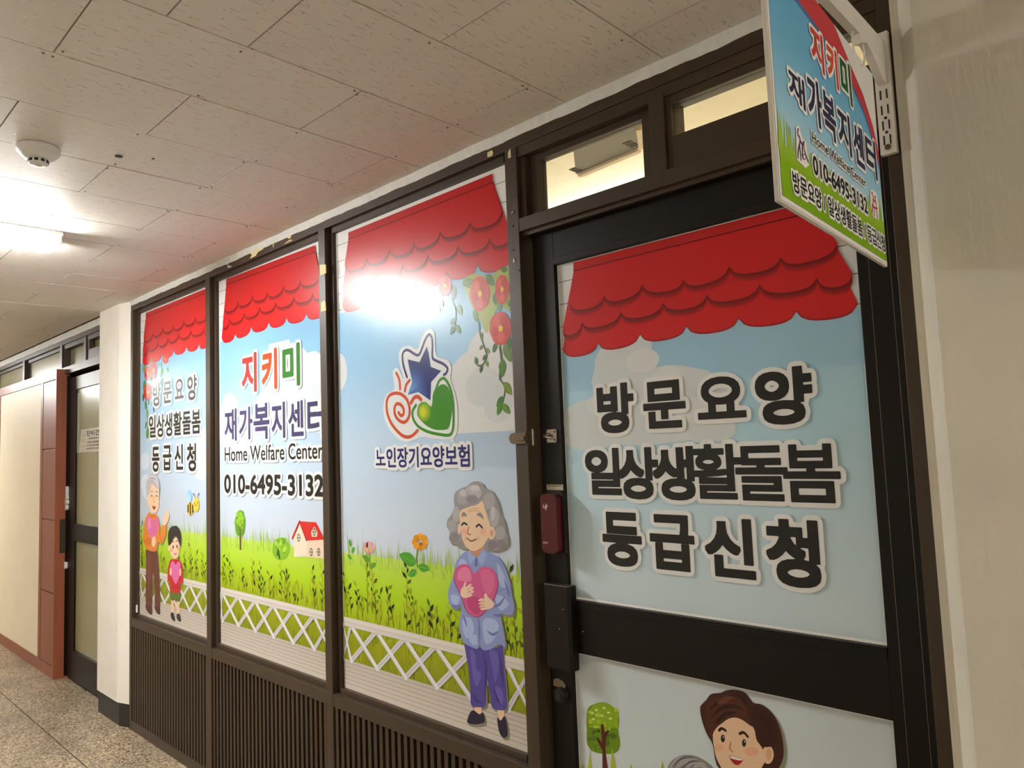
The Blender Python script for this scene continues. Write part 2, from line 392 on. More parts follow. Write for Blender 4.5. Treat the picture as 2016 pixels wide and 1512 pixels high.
# ------------------------------------------------------------------ transom above the door (window_4)
tw = empty('window_4'); tag(tw, 'bronze transom window above the door with clear lights', 'window', kind='structure')
TZ0, TZ1 = 2.062, 2.100
A, Bx = -1.374, -.412
B('transom_rail', BRONZE, tw, (A, Bx, YF, 1.60, TZ0, TZ1), bevel=.0015)
B('transom_track', BRONZE, tw, (A, Bx, YF+.012, YF+.020, TZ0-.012, TZ0), (A, Bx, YF+.05, YF+.058, TZ0-.012, TZ0), bevel=.0005)
B('head_rail', BRONZE, tw, (A, Bx, YF+.004, 1.58, ZH-.030, ZH), bevel=.001)
B('jamb', BRONZE, tw, (A, A+.020, YF+.012, 1.58, TZ1, ZH-.03), bevel=.001)
B('mullion', BRONZE, tw, (-.932, -.890, YF+.001, 1.58, TZ1, ZH-.02), bevel=.001)
def sash(x0, x1, y0, th, st, rt, rb):
    o = empty('sash'); o.parent = tw
    B('stile', BRONZE, o, (x0, x0+st, y0, y0+th, TZ1, ZH-.03), bevel=.001); B('stile', BRONZE, o, (x1-st, x1, y0, y0+th, TZ1, ZH-.03), bevel=.001)
    B('rail', BRONZE, o, (x0+st, x1-st, y0, y0+th, TZ1, TZ1+rb), bevel=.001); B('rail', BRONZE, o, (x0+st, x1-st, y0, y0+th, ZH-.03-rt, ZH-.03), bevel=.001)
    B('glass_pane', GLASS, o, (x0+st, x1-st, y0+th/2-.002, y0+th/2+.002, TZ1+rb, ZH-.03-rt))
sash(A+.020, -.932, YF+.030, .030, .040, .018, .012)
sash(-.890, -.412, YF+.008, .030, .014, .022, .078)

# ------------------------------------------------------------------ door_1
d1 = empty('door_1'); tag(d1, 'dark bronze aluminium shop door with two poster panes', 'door', kind='structure')
DL, DR = -1.360, -.414
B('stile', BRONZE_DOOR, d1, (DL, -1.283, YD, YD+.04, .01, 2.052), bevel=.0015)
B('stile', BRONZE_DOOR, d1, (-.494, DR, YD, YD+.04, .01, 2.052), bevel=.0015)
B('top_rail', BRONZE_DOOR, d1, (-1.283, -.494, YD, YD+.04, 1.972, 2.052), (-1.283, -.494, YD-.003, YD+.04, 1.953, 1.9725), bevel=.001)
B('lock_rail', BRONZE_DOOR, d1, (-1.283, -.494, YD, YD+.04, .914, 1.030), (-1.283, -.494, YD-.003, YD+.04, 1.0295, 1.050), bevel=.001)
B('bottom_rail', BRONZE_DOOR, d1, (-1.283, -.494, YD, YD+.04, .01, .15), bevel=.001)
for x in (-.472, -.433):
    B('seam_line', STEEL, d1, (x-.0003, x+.0003, YD-.0004, YD+.001, .05, 2.0))
for z0, z1 in ((1.0485, 1.953), (.15, .914)):
    B('glass_pane', GLASS, d1, (-1.285, -.492, YDG+.004, YDG+.009, z0, z1))
# handle plate, lock, staple
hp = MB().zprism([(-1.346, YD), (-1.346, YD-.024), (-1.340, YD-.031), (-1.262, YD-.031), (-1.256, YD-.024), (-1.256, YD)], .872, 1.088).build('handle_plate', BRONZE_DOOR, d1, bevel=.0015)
B('handle_edge', STEEL, hp, (-1.343, -1.259, YD-.030, YD-.002, 1.088, 1.0895))
lk = MB()
lk.cyl((-1.318, YD, .797), (-1.318, YD-.016, .797), .020, .019, n=24); lk.cyl((-1.318, YD-.016, .797), (-1.318, YD-.020, .797), .012, .010, n=20)
lk.build('key_cylinder', BLACK, d1)
K6 = (1000, 1140, 4.065)
frame_patch('torn_sticker', cp(*K6, [(368, 800), (400, 793), (440, 818), (460, 850), (452, 895), (425, 870), (385, 858), (365, 848)]), YD-.0005, mat('torn_sticker', (120, 104, 82), .7, noise=(300, .4)), d1)
MB().cyl((-1.262, YD, 1.005), (-1.262, YD-.006, 1.005), .0055, n=12).build('screw', STEEL, d1)
for p in ((440, 243), (600, 420), (412, 398)):
    d = ray((1000+p[0]/4.065, 1140+p[1]/4.065)); t = (YD-.001 if p[0] == 600 else YD-.032)/d.y
    MB().cyl((d.x*t, d.y*t-.001, CZ+d.z*t), (d.x*t, d.y*t+.002, CZ+d.z*t), .0013, n=6).build('paint_fleck', CAULK, d1)
# red digital lock body (rounded slab)
def rounded(x0, x1, z0, z1, r, n=6):
    pts = []
    for cx, cz, a0 in ((x1-r, z1-r, 0), (x0+r, z1-r, 90), (x0+r, z0+r, 180), (x1-r, z0+r, 270)):
        for i in range(n+1):
            a = math.radians(a0+90*i/n); pts.append((cx+r*math.cos(a), cz+r*math.sin(a)))
    return pts
dl = MB().prism(rounded(-1.343, -1.277, 1.165, 1.335, .014), YD-.012, YD).build('digital_lock', BLACK, d1, bevel=.002)
MB().prism(rounded(-1.338, -1.282, 1.172, 1.329, .016), YD-.036, YD-.010).build('slide_cover', REDLOCK, dl, bevel=.006)
st = B('name_sticker', mat('worn_sticker', (178, 168, 148), .6, noise=(120, .2)), d1, (-1.343, -1.285, YD-.001, YD+.001, 1.337, 1.352))
hs = MB()
hs.box(-1.334, -1.283, YD-.003, YD+.001, 1.466, 1.504)
hs.box(-1.318, -1.303, YD-.018, YD-.002, 1.483, 1.487)
sto = MB().prism(rounded(-1.334, -1.298, 1.466, 1.502, .006), YD-.003, YD+.001); sto.tube([(-1.325, YD-.002, 1.490), (-1.330, YD-.016, 1.486), (-1.325, YD-.020, 1.482), (-1.315, YD-.002, 1.478)], .0035)
so = sto.build('staple', STEEL, d1)
for x, z in ((-1.305, 1.495), (-1.305, 1.473)):
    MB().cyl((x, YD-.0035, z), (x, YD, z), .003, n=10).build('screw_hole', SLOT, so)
# hasp folded over the post next to the door
ha = MB().prism([(-1.374+.0, 1.466), (-1.374, 1.497), (-1.424, 1.497)] + [(-1.424+.0155*math.cos(math.radians(a)), 1.4815+.0155*math.sin(math.radians(a))) for a in range(100, 270, 20)] + [(-1.424, 1.466)], YF-.006, YF-.001)
hao = ha.build('hasp', BRASS, sf, bevel=.001)
MB().prism(rounded(-1.425, -1.380, 1.4745, 1.4885, .0068), YF-.0085, YF-.005).build('hasp_rib', BRASS, hao, bevel=.001)
B('hasp_leaf', BRASS, hao, (-1.377, -1.373, YF-.006, YF+.030, 1.464, 1.501)); MB().cyl((-1.372, YF+.018, 1.460), (-1.372, YF+.018, 1.505), .004, n=10).build('hinge_pin', STEEL, hao)

# ------------------------------------------------------------------ print engine: flat printed film built as thin layers
EPS = .0004
class Plane:
    def __init__(s, O, U, N):
        s.O, s.U, s.N = Vector(O), Vector(U).normalized(), Vector(N).normalized()
    def uv(s, p):
        d = ray(p); o = s.O-Vector((0, 0, CZ)); t = o.dot(s.N)/d.dot(s.N); q = d*t-o
        return (q.dot(s.U), q.z)
    def pos(s, u, v, n): return s.O + s.U*u + Vector((0, 0, v)) + s.N*n

def catmull(pts, closed=True, n=5):
    out = []; m = len(pts)
    rng = range(m if closed else m-1)
    for i in rng:
        if closed: p0, p1, p2, p3 = pts[i-1], pts[i], pts[(i+1) % m], pts[(i+2) % m]
        else: p0, p1, p2, p3 = pts[max(i-1, 0)], pts[i], pts[i+1], pts[min(i+2, m-1)]
        for j in range(n):
            t = j/n; t2, t3 = t*t, t*t*t
            out.append(tuple(.5*(2*p1[k]+(p2[k]-p0[k])*t+(2*p0[k]-5*p1[k]+4*p2[k]-p3[k])*t2+(3*p1[k]-p0[k]-3*p2[k]+p3[k])*t3) for k in (0, 1)))
    if not closed: out.append(pts[-1])
    return out

class Poster:
    def __init__(s, root, plane, bounds):
        s.root, s.pl, s.b, s.parts, s.crop = root, plane, bounds, {}, (0, 0, 1)
    def px(s, pts):
        ox, oy, k = s.crop; return [s.pl.uv((ox+a/k, oy+b/k)) for a, b in pts]
    def clamp(s, p): return (min(max(p[0], s.b[0]), s.b[1]), min(max(p[1], s.b[2]), s.b[3]))
    def tri(s, part, layer, pts, tris, cols):
        v, f, c = s.parts.setdefault(part, ([], [], []))
        n = len(v); d = s.__dict__.setdefault('kk', {}); d[(part, layer)] = (d.get((part, layer), -1)+1) % 26; off = layer*EPS+d[(part, layer)]*2.5e-6
        s.__dict__.setdefault('groups', {}).setdefault(part, []).append((n, n+len(pts)))
        v += [s.pl.pos(*s.clamp(p), off) for p in pts]; f += [tuple(i+n for i in t) for t in tris]
        c += [lin(x) for x in cols] if isinstance(cols, list) else [lin(cols)]*len(pts)
    def loops(s, part, layer, loops, col):
        vs = []; ed = []
        for l in loops:
            l = [s.clamp(p) for p in l]; n = len(vs); vs += [Vector(p) for p in l]; ed += [(n+i, n+(i+1) % len(l)) for i in range(len(l))]
        r = delaunay_2d_cdt(vs, ed, [], 0, 1e-6)
        flat = [(p.x, p.y) for p in r[0]]; ts = [tuple(f) for f in r[2]]
        if not ts: return
        V = np.array(flat); C = V[np.array(ts)].mean(1); ins = np.zeros(len(ts), bool)
        for i, j in ed:       # keep the triangles whose centre is inside by the even-odd rule
            (x0, y0), (x1, y1) = vs[i], vs[j]
            if y0 != y1: ins ^= ((y0 > C[:, 1]) != (y1 > C[:, 1])) & (C[:, 0] < (x1-x0)*(C[:, 1]-y0)/(y1-y0)+x0)
        tr = [t for t, k in zip(ts, ins) if k]
        cols = [col(p) for p in flat] if callable(col) else col
        s.tri(part, layer, flat, tr, cols)
    def poly(s, part, layer, pts, col, smooth=True, uv=False, n=4):
        p = pts if uv else s.px(pts)
        if smooth: p = catmull(p, True, n)
        s.loops(part, layer, [p], col)
    def ell(s, part, layer, c, rx, ry, col, uv=False, n=20, jag=0):
        pts = [(c[0]+rx*(1+random.uniform(-jag, jag))*math.cos(i*2*math.pi/n), c[1]+ry*(1+random.uniform(-jag, jag))*math.sin(i*2*math.pi/n)) for i in range(n)]
        s.poly(part, layer, pts, col, smooth=False, uv=uv)
    def stroke(s, part, layer, pts, wd, col, smooth=True, uv=False, taper=False, n=6):
        """wd in metres"""
        p = pts if uv else s.px(pts)
        if smooth: p = catmull(p, False, n)
        k = len(p); L, Rr = [], []
        for i in range(k):
            a, b = p[max(i-1, 0)], p[min(i+1, k-1)]; dx, dy = b[0]-a[0], b[1]-a[1]; l = math.hypot(dx, dy) or 1
            h = wd/2*(1 if not taper else max(.12, math.sin(math.pi*(i+.4)/(k-.2)) if taper == 2 else 1-i/k))
            L.append((p[i][0]-dy/l*h, p[i][1]+dx/l*h)); Rr.append((p[i][0]+dy/l*h, p[i][1]-dx/l*h))
        s.tri(part, layer, L+Rr, [(i, i+1, k+i+1, k+i) for i in range(k-1)], col)
        if not taper:
            for c in (p[0], p[-1]): s.ell(part, layer, c, wd/2*.99, wd/2*.99, col, uv=True, n=10)
    def grad(s, part, layer, u0, u1, stops):
        """stops = [(v, colour)...] bottom to top"""
        pts = []; cols = []; f = []
        for v, c in stops: pts += [(u0, v), (u1, v)]; cols += [c, c]
        for i in range(len(stops)-1): f.append((2*i, 2*i+1, 2*i+3, 2*i+2))
        s.tri(part, layer, pts, f, cols)
    SPLIT = ('cloud_print', 'vine_print', 'shrub_print', 'flower_print', 'garden_flower_print', 'tree_print', 'icon', 'icon_outline')
    def build(s):
        todo = []
        for name, (v, f, c) in s.parts.items():
            if name in s.SPLIT: todo += [(name, *q) for q in s.clusters(name, v, f, c)]
            else: todo.append((name, v, f, c))
        s.make(todo)
    def clusters(s, name, v, f, c):
        gs = s.groups[name]; ps = [[s.pl.U.dot(Vector(v[i])), v[i][2]] for i in range(len(v))]; bb = []
        for a, b in gs:
            q = ps[a:b]; bb.append((min(x for x, _ in q)-.001, max(x for x, _ in q)+.001, min(y for _, y in q)-.001, max(y for _, y in q)+.001))
        par = list(range(len(gs)))
        def find(i):
            while par[i] != i: par[i] = par[par[i]]; i = par[i]
            return i
        for i in range(len(gs)):
            for j in range(i):
                A_, B_ = bb[i], bb[j]
                if A_[0] < B_[1] and B_[0] < A_[1] and A_[2] < B_[3] and B_[2] < A_[3]: par[find(i)] = find(j)
        own = {}
        for i, (a, b) in enumerate(gs):
            for k in range(a, b): own[k] = find(i)
        out = {}
        for fc in f: out.setdefault(own[fc[0]], []).append(fc)
        res = []
        for fs in out.values():
            idx = sorted({i for t in fs for i in t}); mp = {i: k for k, i in enumerate(idx)}
            res.append(([v[i] for i in idx], [tuple(mp[i] for i in t) for t in fs], [c[i] for i in idx]))
        return res
    def make(s, todo):
        for name, v, f, c in todo:
            me = bpy.data.meshes.new(name); me.from_pydata([tuple(x) for x in v], [], f)
            at = me.color_attributes.new('Col', 'FLOAT_COLOR', 'POINT')
            at.data.foreach_set('color', np.array([(*x, 1) for x in c], dtype=np.float32).ravel())
            me.materials.append(getattr(s, 'mat', PRINT)); link(bpy.data.objects.new(name, me), s.root)

# lettering: outlines of Blender's own font, thickened and haloed with a distance field
_glyph = {}
def outlines(txt):
    if txt in _glyph: return _glyph[txt]
    c = bpy.data.curves.new('t', 'FONT'); c.body = txt; c.resolution_u = 4
    o = bpy.data.objects.new('t', c); COL.objects.link(o)
    dg = bpy.context.evaluated_depsgraph_get(); me = o.evaluated_get(dg).to_mesh()
    vs = [(v.co.x, v.co.y) for v in me.vertices]; cnt = {}
    for p in me.polygons:
        for a, b in p.edge_keys: cnt[(a, b)] = cnt.get((a, b), 0)+1
    adj = {}
    for (a, b), n in cnt.items():
        if n == 1: adj.setdefault(a, []).append(b); adj.setdefault(b, []).append(a)
    loops = []; seen = set()
    for s0 in adj:
        if s0 in seen: continue
        l = [s0]; seen.add(s0); cur = s0
        while True:
            nx = [x for x in adj[cur] if x not in seen]
            if not nx: break
            cur = nx[0]; seen.add(cur); l.append(cur)
        if len(l) > 2: loops.append(np.array([vs[i] for i in l]))
    bpy.data.objects.remove(o, do_unlink=True); bpy.data.curves.remove(c)
    _glyph[txt] = loops; return loops

def field(loops, x0, y0, nx, ny, h, margin):
    F = np.full((ny, nx), 1e3); I = np.zeros((ny, nx), bool)
    for l in loops:
        i0 = max(0, int((l[:, 0].min()-margin-x0)/h)-1); i1 = min(nx, int((l[:, 0].max()+margin-x0)/h)+2)
        j0 = max(0, int((l[:, 1].min()-margin-y0)/h)-1); j1 = min(ny, int((l[:, 1].max()+margin-y0)/h)+2)
        X, Y = np.meshgrid(x0+h*np.arange(i0, i1), y0+h*np.arange(j0, j1))
        d2 = np.full(X.shape, 1e6); ins = np.zeros(X.shape, bool)
        A = l; Bq = np.roll(l, -1, 0)
        for a, b in zip(A, Bq):
            ex, ey = b-a; L2 = ex*ex+ey*ey+1e-18
            t = np.clip(((X-a[0])*ex+(Y-a[1])*ey)/L2, 0, 1)
            d2 = np.minimum(d2, (X-a[0]-t*ex)**2+(Y-a[1]-t*ey)**2)
            if ey != 0:
                cr = (a[1] > Y) != (b[1] > Y); ins ^= cr & (X < ex*(Y-a[1])/ey+a[0])
        F[j0:j1, i0:i1] = np.minimum(F[j0:j1, i0:i1], np.sqrt(d2)); I[j0:j1, i0:i1] ^= ins
    return np.where(I, -F, F)

def contour(F, lev, x0, y0, h):
    G = F-lev; G = np.where(np.abs(G) < 1e-9, 1e-9, G); G[0, :] = G[-1, :] = 1; G[:, 0] = G[:, -1] = 1
    S = G < 0; code = S[:-1, :-1]*1+S[:-1, 1:]*2+S[1:, 1:]*4+S[1:, :-1]*8
    js, is_ = np.nonzero((code > 0) & (code < 15)); nxt = {}
    E = {1: [(3, 0)], 2: [(0, 1)], 3: [(3, 1)], 4: [(1, 2)], 5: [(3, 2), (1, 0)], 6: [(0, 2)], 7: [(3, 2)], 8: [(2, 3)], 9: [(2, 0)], 10: [(0, 3), (2, 1)], 11: [(2, 1)], 12: [(1, 3)], 13: [(1, 0)], 14: [(0, 3)]}
    def ek(j, i, e): return ((j, i, 0), (j, i+1, 1), (j+1, i, 0), (j, i, 1))[e]
    for j, i in zip(js.tolist(), is_.tolist()):
        for a, b in E[int(code[j, i])]: nxt[ek(j, i, a)] = ek(j, i, b)
    def pt(k):
        j, i, t = k
        if t == 0: a, b = G[j, i], G[j, i+1]; q = a/(a-b); return (x0+h*(i+q), y0+h*j)
        a, b = G[j, i], G[j+1, i]; q = a/(a-b); return (x0+h*i, y0+h*(j+q))
    out = []
    while nxt:
        s0, c = nxt.popitem(); l = [pt(s0)]
        while c != s0 and c in nxt: l.append(pt(c)); c = nxt.pop(c)
        # drop nearly collinear points
        if len(l) < 4: continue
        tol = h*.06; keep = [l[0]]; anchor = l[0]; run = []
        for q in l[1:]:
            run.append(q); dx, dy = q[0]-anchor[0], q[1]-anchor[1]; L = math.hypot(dx, dy) or 1e-9
            if any(abs((r[0]-anchor[0])*dy-(r[1]-anchor[1])*dx)/L > tol for r in run[:-1]) or len(run) > 14:
                anchor = run[-2] if len(run) > 1 else q; keep.append(anchor); run = [q]
        keep.append(l[-1])
        if len(keep) > 2: out.append(keep)
    return out

def text(P, part, layer, txt, pts, col, bold=.03, halo=0, halo_col=(238, 238, 236), uv=False, square=True, res=60):
    """txt fitted to the bounding box (in the plane) of pts; bold as fraction of its height, halo in metres"""
    q = pts if uv else P.px(pts)
    u0, u1 = min(a for a, b in q), max(a for a, b in q); v0, v1 = min(b for a, b in q), max(b for a, b in q)
    H = v1-v0; bw = bold*H; lo = outlines(txt)
    allp = np.vstack(lo); mn, mx = allp.min(0), allp.max(0)
    sc = np.array([(u1-u0-2*bw)/(mx[0]-mn[0]), (v1-v0-2*bw)/(mx[1]-mn[1])])
    L = [(l-mn)*sc+np.array([u0+bw, v0+bw]) for l in lo]
    h = H/res; mar = bw*1.5+halo+3*h
    nx, ny = int((u1-u0+2*mar)/h)+2, int((v1-v0+2*mar)/h)+2
    F = field(L, u0-mar, v0-mar, nx, ny, h, mar)
    if halo: 
        c = contour(F, bw+halo, u0-mar, v0-mar, h)
        if c: P.loops(part+'_outline', layer-1, c, halo_col)
    G = F
    if square and bw > 0:
        k = max(1, int(round(bw*.55/h)))
        for ax in (0, 1): G = np.min([np.roll(G, d, ax) for d in range(-k, k+1)], 0)
        lev = bw-k*h
    else: lev = bw
    P.loops(part, layer, contour(G, lev, u0-mar, v0-mar, h), col)

def scallop(a, b, depth, n=12):
    """points from a to b hanging below the line (excluding b)"""
    out = []
    for i in range(n):
        t = i/n; out.append((a[0]+(b[0]-a[0])*t, a[1]+(b[1]-a[1])*t-depth*(1-abs(2*t-1)**2.6)**(1/1.7)))
    return out

def awning(P, TL, TR, RL, RR, rows, red, depth, layer=3):
    """TL/TR top corners, RL/RR ridge bottom corners (uv); rows = lists of uv points for each tier's lower edge, top tier first"""
    part = 'awning_print'
    dk = tuple(int(x*.55) for x in red); md = tuple(int(x*.78) for x in red)
    curves = []
    for r in rows:
        c = []
        for a, b in zip(r[:-1], r[1:]): c += scallop(a, b, depth)
        curves.append(c+[r[-1]])
    ly = layer
    order = [2, 1, 0]
    for idx in order:
        c = curves[idx]
        body = [RL] + c + [RR]
        if idx < 2:
            for j, q in enumerate((.016, .011, .006)):
                f = (.86, .74, .60)[j]
                sh = [(u, v-q) for u, v in c]
                P.loops(part, ly, [[RL]+sh+[RR]], tuple(int(x*f) for x in red)); ly += 1
        else:
            P.loops(part, ly, [[RL]+[(u-.001, v-.004) for u, v in c]+[RR]], md); ly += 1
        P.loops(part, ly, [body], red if idx < 2 else tuple(min(255, int(x*1.02)) for x in red)); ly += 1
    P.loops(part, ly, [[TL, RL, RR, TR]], tuple(int(x*.93) for x in red)); ly += 1
    P.loops(part, ly, [[RL, (RL[0], RL[1]-.003), (RR[0], RR[1]-.003), RR]], dk)
    return ly+1

SKY = [(.62, (198, 210, 222)), (1.15, (198, 209, 224)), (1.5, (184, 206, 227)), (1.85, (144, 194, 228)), (2.1, (134, 187, 224))]
def siding(P, z0, z1, u0, u1):
    P.grad('siding_print', 2, u0, u1, [(z0, (226, 226, 226)), (z1, (236, 236, 236))])
    z = z1-.045
    while z > z0:
        P.grad('siding_print', 2.4, u0, u1, [(z-.0022, (120, 96, 90)), (z, (150, 130, 126))]); z -= .062

def meadow(P, u0, u1, top, seed, base=.700):
    rnd = random.Random(seed)
    P.grad('meadow_print', 3, u0, u1, [(base, (140, 150, 14)), (.80, (158, 166, 18)), (.90, (172, 200, 20)), (.98, (178, 218, 30)), (top-.05, (188, 222, 70)), (top-.02, (200, 226, 104))])
    for i in range(int((u1-u0)*190)):
        u = rnd.uniform(u0, u1); h = rnd.uniform(.03, .085) * (1.6 if rnd.random() < .1 else 1); w = rnd.uniform(.004, .009); le = rnd.uniform(-.012, .012); b = top-rnd.uniform(.03, .07)
        c0 = rnd.choice([(176, 214, 60), (160, 205, 50), (190, 216, 90)]); c1 = rnd.choice([(186, 214, 90), (150, 190, 60), (206, 224, 130)])
        P.tri('meadow_print', 3.6, [(u-w/2, b), (u+w/2, b), (u+le, b+h)], [(0, 1, 2)], [c0, c0, c1])
    for i in range(int((u1-u0)*420)):
        u = rnd.uniform(u0, u1); b = rnd.uniform(base, .93); h = rnd.uniform(.02, .06); w = rnd.uniform(.002, .006)
        c = rnd.choice([(110, 128, 10), (176, 176, 20), (150, 160, 14), (92, 108, 14), (188, 190, 40), (132, 160, 16)])
        P.tri('meadow_print', 4, [(u-w/2, b), (u+w/2, b), (u+rnd.uniform(-.01, .01), b+h)], [(0, 1, 2)], c)

def sprig(P, u, v, hgt, seed, cols=((34, 40, 18), (84, 98, 14), (190, 194, 44), (140, 150, 20), (166, 172, 26))):
    rnd = random.Random(seed); lean = rnd.uniform(-.02, .02)
    P.stroke('shrub_print', 5, [(u, v), (u+lean*.4, v+hgt*.5), (u+lean, v+hgt)], .0025, (70, 76, 20), uv=True, taper=True)
    n = int(hgt/.016)
    for i in range(n):
        t = (i+1)/n; cx, cy = u+lean*t, v+hgt*t; s = -1 if i % 2 else 1
        ln = rnd.uniform(.018, .036); a = math.radians(rnd.uniform(35, 75)); c = rnd.choice(cols)
        dx, dy = s*math.cos(a), math.sin(a); w = ln*.20
        pts = [(cx, cy), (cx+dx*ln*.5-dy*w, cy+dy*ln*.5+dx*w), (cx+dx*ln, cy+dy*ln), (cx+dx*ln*.5+dy*w, cy+dy*ln*.5-dx*w)]
        P.tri('shrub_print', 5.3, pts, [(0, 1, 2, 3)], c)

def fence(P, u0, u1, phase, deck_lines=6, pitch=.157):
    P.grad('deck_print', 6, u0, u1, [(.60, (222, 212, 200)), (.66, (214, 204, 194)), (.716, (205, 195, 186))])
    for i in range(deck_lines):
        z = .706-.0142*i
        P.grad('deck_print', 6.4, u0, u1, [(z-.0018, (176, 162, 150)), (z, (160, 146, 136))])
    k0 = int((u0-phase)/pitch)-1; k1 = int((u1-phase)/pitch)+2
    for k in range(k0, k1):
        u = phase+k*pitch
        for s, ly, c in ((-1, 6.8, (218, 216, 220)), (1, 7.2, (236, 234, 238))):
            P.stroke('fence_print', ly, [(u, .842), (u+s*pitch, .716)], .0185, c, smooth=False, uv=True, taper=False)
            P.stroke('fence_print', ly+.2, [(u-.006, .838), (u+s*pitch-.006, .712)], .0035, (196, 192, 200), smooth=False, uv=True)
    P.grad('fence_print', 7.7, u0, u1, [(.833, (190, 180, 174)), (.837, (228, 222, 216)), (.850, (214, 206, 198)), (.854, (232, 226, 220)), (.866, (222, 214, 206))])

def cloud(P, c, r, layer, col, jag=.10):
    P.ell('cloud_print', layer, c, r[0], r[1], col, uv=True, n=24, jag=jag*.3)

def flower(P, c, rx, ry, red=(214, 62, 44)):
    P.ell('flower_print', 5.0, c, rx, ry, red, n=22, jag=.05)
    for i in range(5):
        a = i*1.256+.3; P.ell('flower_print', 5.2, (c[0]+rx*.5*math.cos(a), c[1]+ry*.5*math.sin(a)), rx*.34, ry*.34, (226, 84, 60) if i % 2 else (200, 44, 36), n=14, jag=.06)
    P.ell('flower_print', 5.5, c, rx*.22, ry*.2, (240, 200, 40), n=12)

def leaf(P, a, b, wd, col=(70, 120, 40), layer=4.2, part='vine_print'):
    """leaf from px a to px b, wd as fraction of length"""
    (x0, y0), (x1, y1) = P.px([a, b]); dx, dy = x1-x0, y1-y0
    f = lambda t, s: (x0+dx*t-dy*s*wd, y0+dy*t+dx*s*wd)
    P.loops(part, layer, [catmull([f(0, 0), f(.3, .45), (f(.65, .4)), f(1, 0), f(.65, -.4), f(.3, -.45)], True, 3)], col)
    P.stroke(part, layer+.3, [f(0, 0), f(.9, .02)], .0012, tuple(min(255, x+50) for x in col), uv=True)

def poster(name, label, plane, b):
    r = empty(name); tag(r, label, 'poster')
    P = Poster(r, plane, b)
    m = MB()
    c = [plane.pos(b[0], b[2], 0), plane.pos(b[1], b[2], 0), plane.pos(b[1], b[3], 0), plane.pos(b[0], b[3], 0)]
    P.tri('film', 0, [(b[0], b[2]), (b[1], b[2]), (b[1], b[3]), (b[0], b[3])], [(0, 1, 2, 3)], (244, 246, 248))
    return P

WALL = Plane((0, YG, 0), (1, 0, 0), (0, -1, 0))
DOOR = Plane((0, YDG, 0), (1, 0, 0), (0, -1, 0))
VB, VT = .613, 2.292
RED = (212, 28, 34)

BLK = (27, 24, 22); PURP = (66, 60, 104); SKIN = (246, 208, 172); PINK = (226, 110, 168)
def sky(P, stops=SKY):
    P.grad('sky_print', 2.7, P.b[0]+.09, P.b[1], [(1.93, (140, 191, 226)), (2.04, (138, 190, 226))])
    P.grad('sky_print', 1, P.b[0]+.006, P.b[1]-.002, [(max(z, P.b[2]+.008), c) for z, c in stops])

# ---------------- poster 1: grandfather, boy and bee
P = poster('window_poster', 'narrow-looking window poster with grandfather, boy and bee beside the white pillar', WALL, (-4.371, -3.440, VB, VT))
sky(P); siding(P, 2.0, 2.286, P.b[0]+.006, P.b[1])
for c, r in (((-3.62, 1.42), (.10, .05)), ((-3.52, 1.52), (.12, .08)), ((-4.30, 1.45), (.06, .05)), ((-4.22, 1.30), (.12, .07))): cloud(P, c, r, 1.4, (214, 226, 238))
for c, r in (((-3.56, 1.40), (.10, .05)), ((-4.30, 1.33), (.06, .05))): cloud(P, c, r, 1.7, (220, 230, 240))
F_ = (250, 560, 4.2); P.crop = F_
rows = [P.px(r) for r in ([(145, 440), (222, 395), (305, 355), (390, 340), (478, 295), (575, 270), (665, 245)],
        [(135, 550), (175, 510), (260, 475), (345, 440), (433, 405), (533, 380), (640, 355), (670, 345)],
        [(130, 630), (205, 605), (295, 570), (390, 540), (495, 510), (598, 488), (675, 465)])]
for r in rows: 
    zz = sum(p[1] for p in r)/len(r)
P.crop = F_
tl, rl = P.px([(163, 237), (163, 268)])
awning(P, tl, (P.b[1], tl[1]), rl, (P.b[1], rl[1]), rows, RED, .030)
for c, rx, ry in (((172, 735), 27, 60), ((222, 710), 28, 72), ((173, 890), 33, 70), ((322, 620), 24, 36)): flower(P, c, rx, ry)
for a, b in (((150, 790), (140, 880)), ((135, 720), (150, 660)), ((200, 650), (215, 610)), ((290, 640), (285, 690)), ((300, 690), (280, 765)), ((295, 770), (300, 840)), ((155, 960), (160, 1040)),
             ((185, 950), (178, 1000)), ((172, 1030), (170, 1110)), ((165, 1130), (155, 1195)), ((178, 1180), (165, 1275)), ((185, 1200), (183, 1275)), ((140, 900), (135, 970)), ((205, 800), (190, 760)),
             ((335, 640), (345, 600)), ((330, 690), (350, 720)), ((270, 640), (262, 690)), ((215, 960), (205, 1000)), ((220, 1010), (228, 1060))):
    leaf(P, a, b, .55, random.choice([(58, 116, 40), (84, 140, 50), (120, 160, 60), (40, 84, 34)]))
P.stroke('vine_print', 4.0, [(300, 590), (285, 680), (295, 790), (300, 850)], .003, (60, 90, 40)); P.stroke('vine_print', 4.0, [(160, 940), (172, 1080), (175, 1270)], .003, (60, 90, 40))
for t, pts in (('방', [(302, 801), (318, 752)]), ('문', [(322.5, 795), (339.5, 749)]), ('요', [(346, 786.5), (363, 744)]), ('양', [(370, 789.5), (389, 736)]),
               ('등', [(300.5, 929), (315.5, 879)]), ('급', [(322, 926), (339, 876)]), ('신', [(345.5, 925), (362, 874)]), ('청', [(369.5, 928), (387.5, 872)])):
    P.crop = (0, 0, 1); text(P, 'lettering', 10, t, pts, BLK, .027, .013, res=44)
text(P, 'lettering', 10, '일상생활돌봄', [(294.5, 862.5), (396.5, 803.5)], BLK, .024, .013, res=48)
meadow(P, P.b[0]+.006, P.b[1], 1.115, 11)
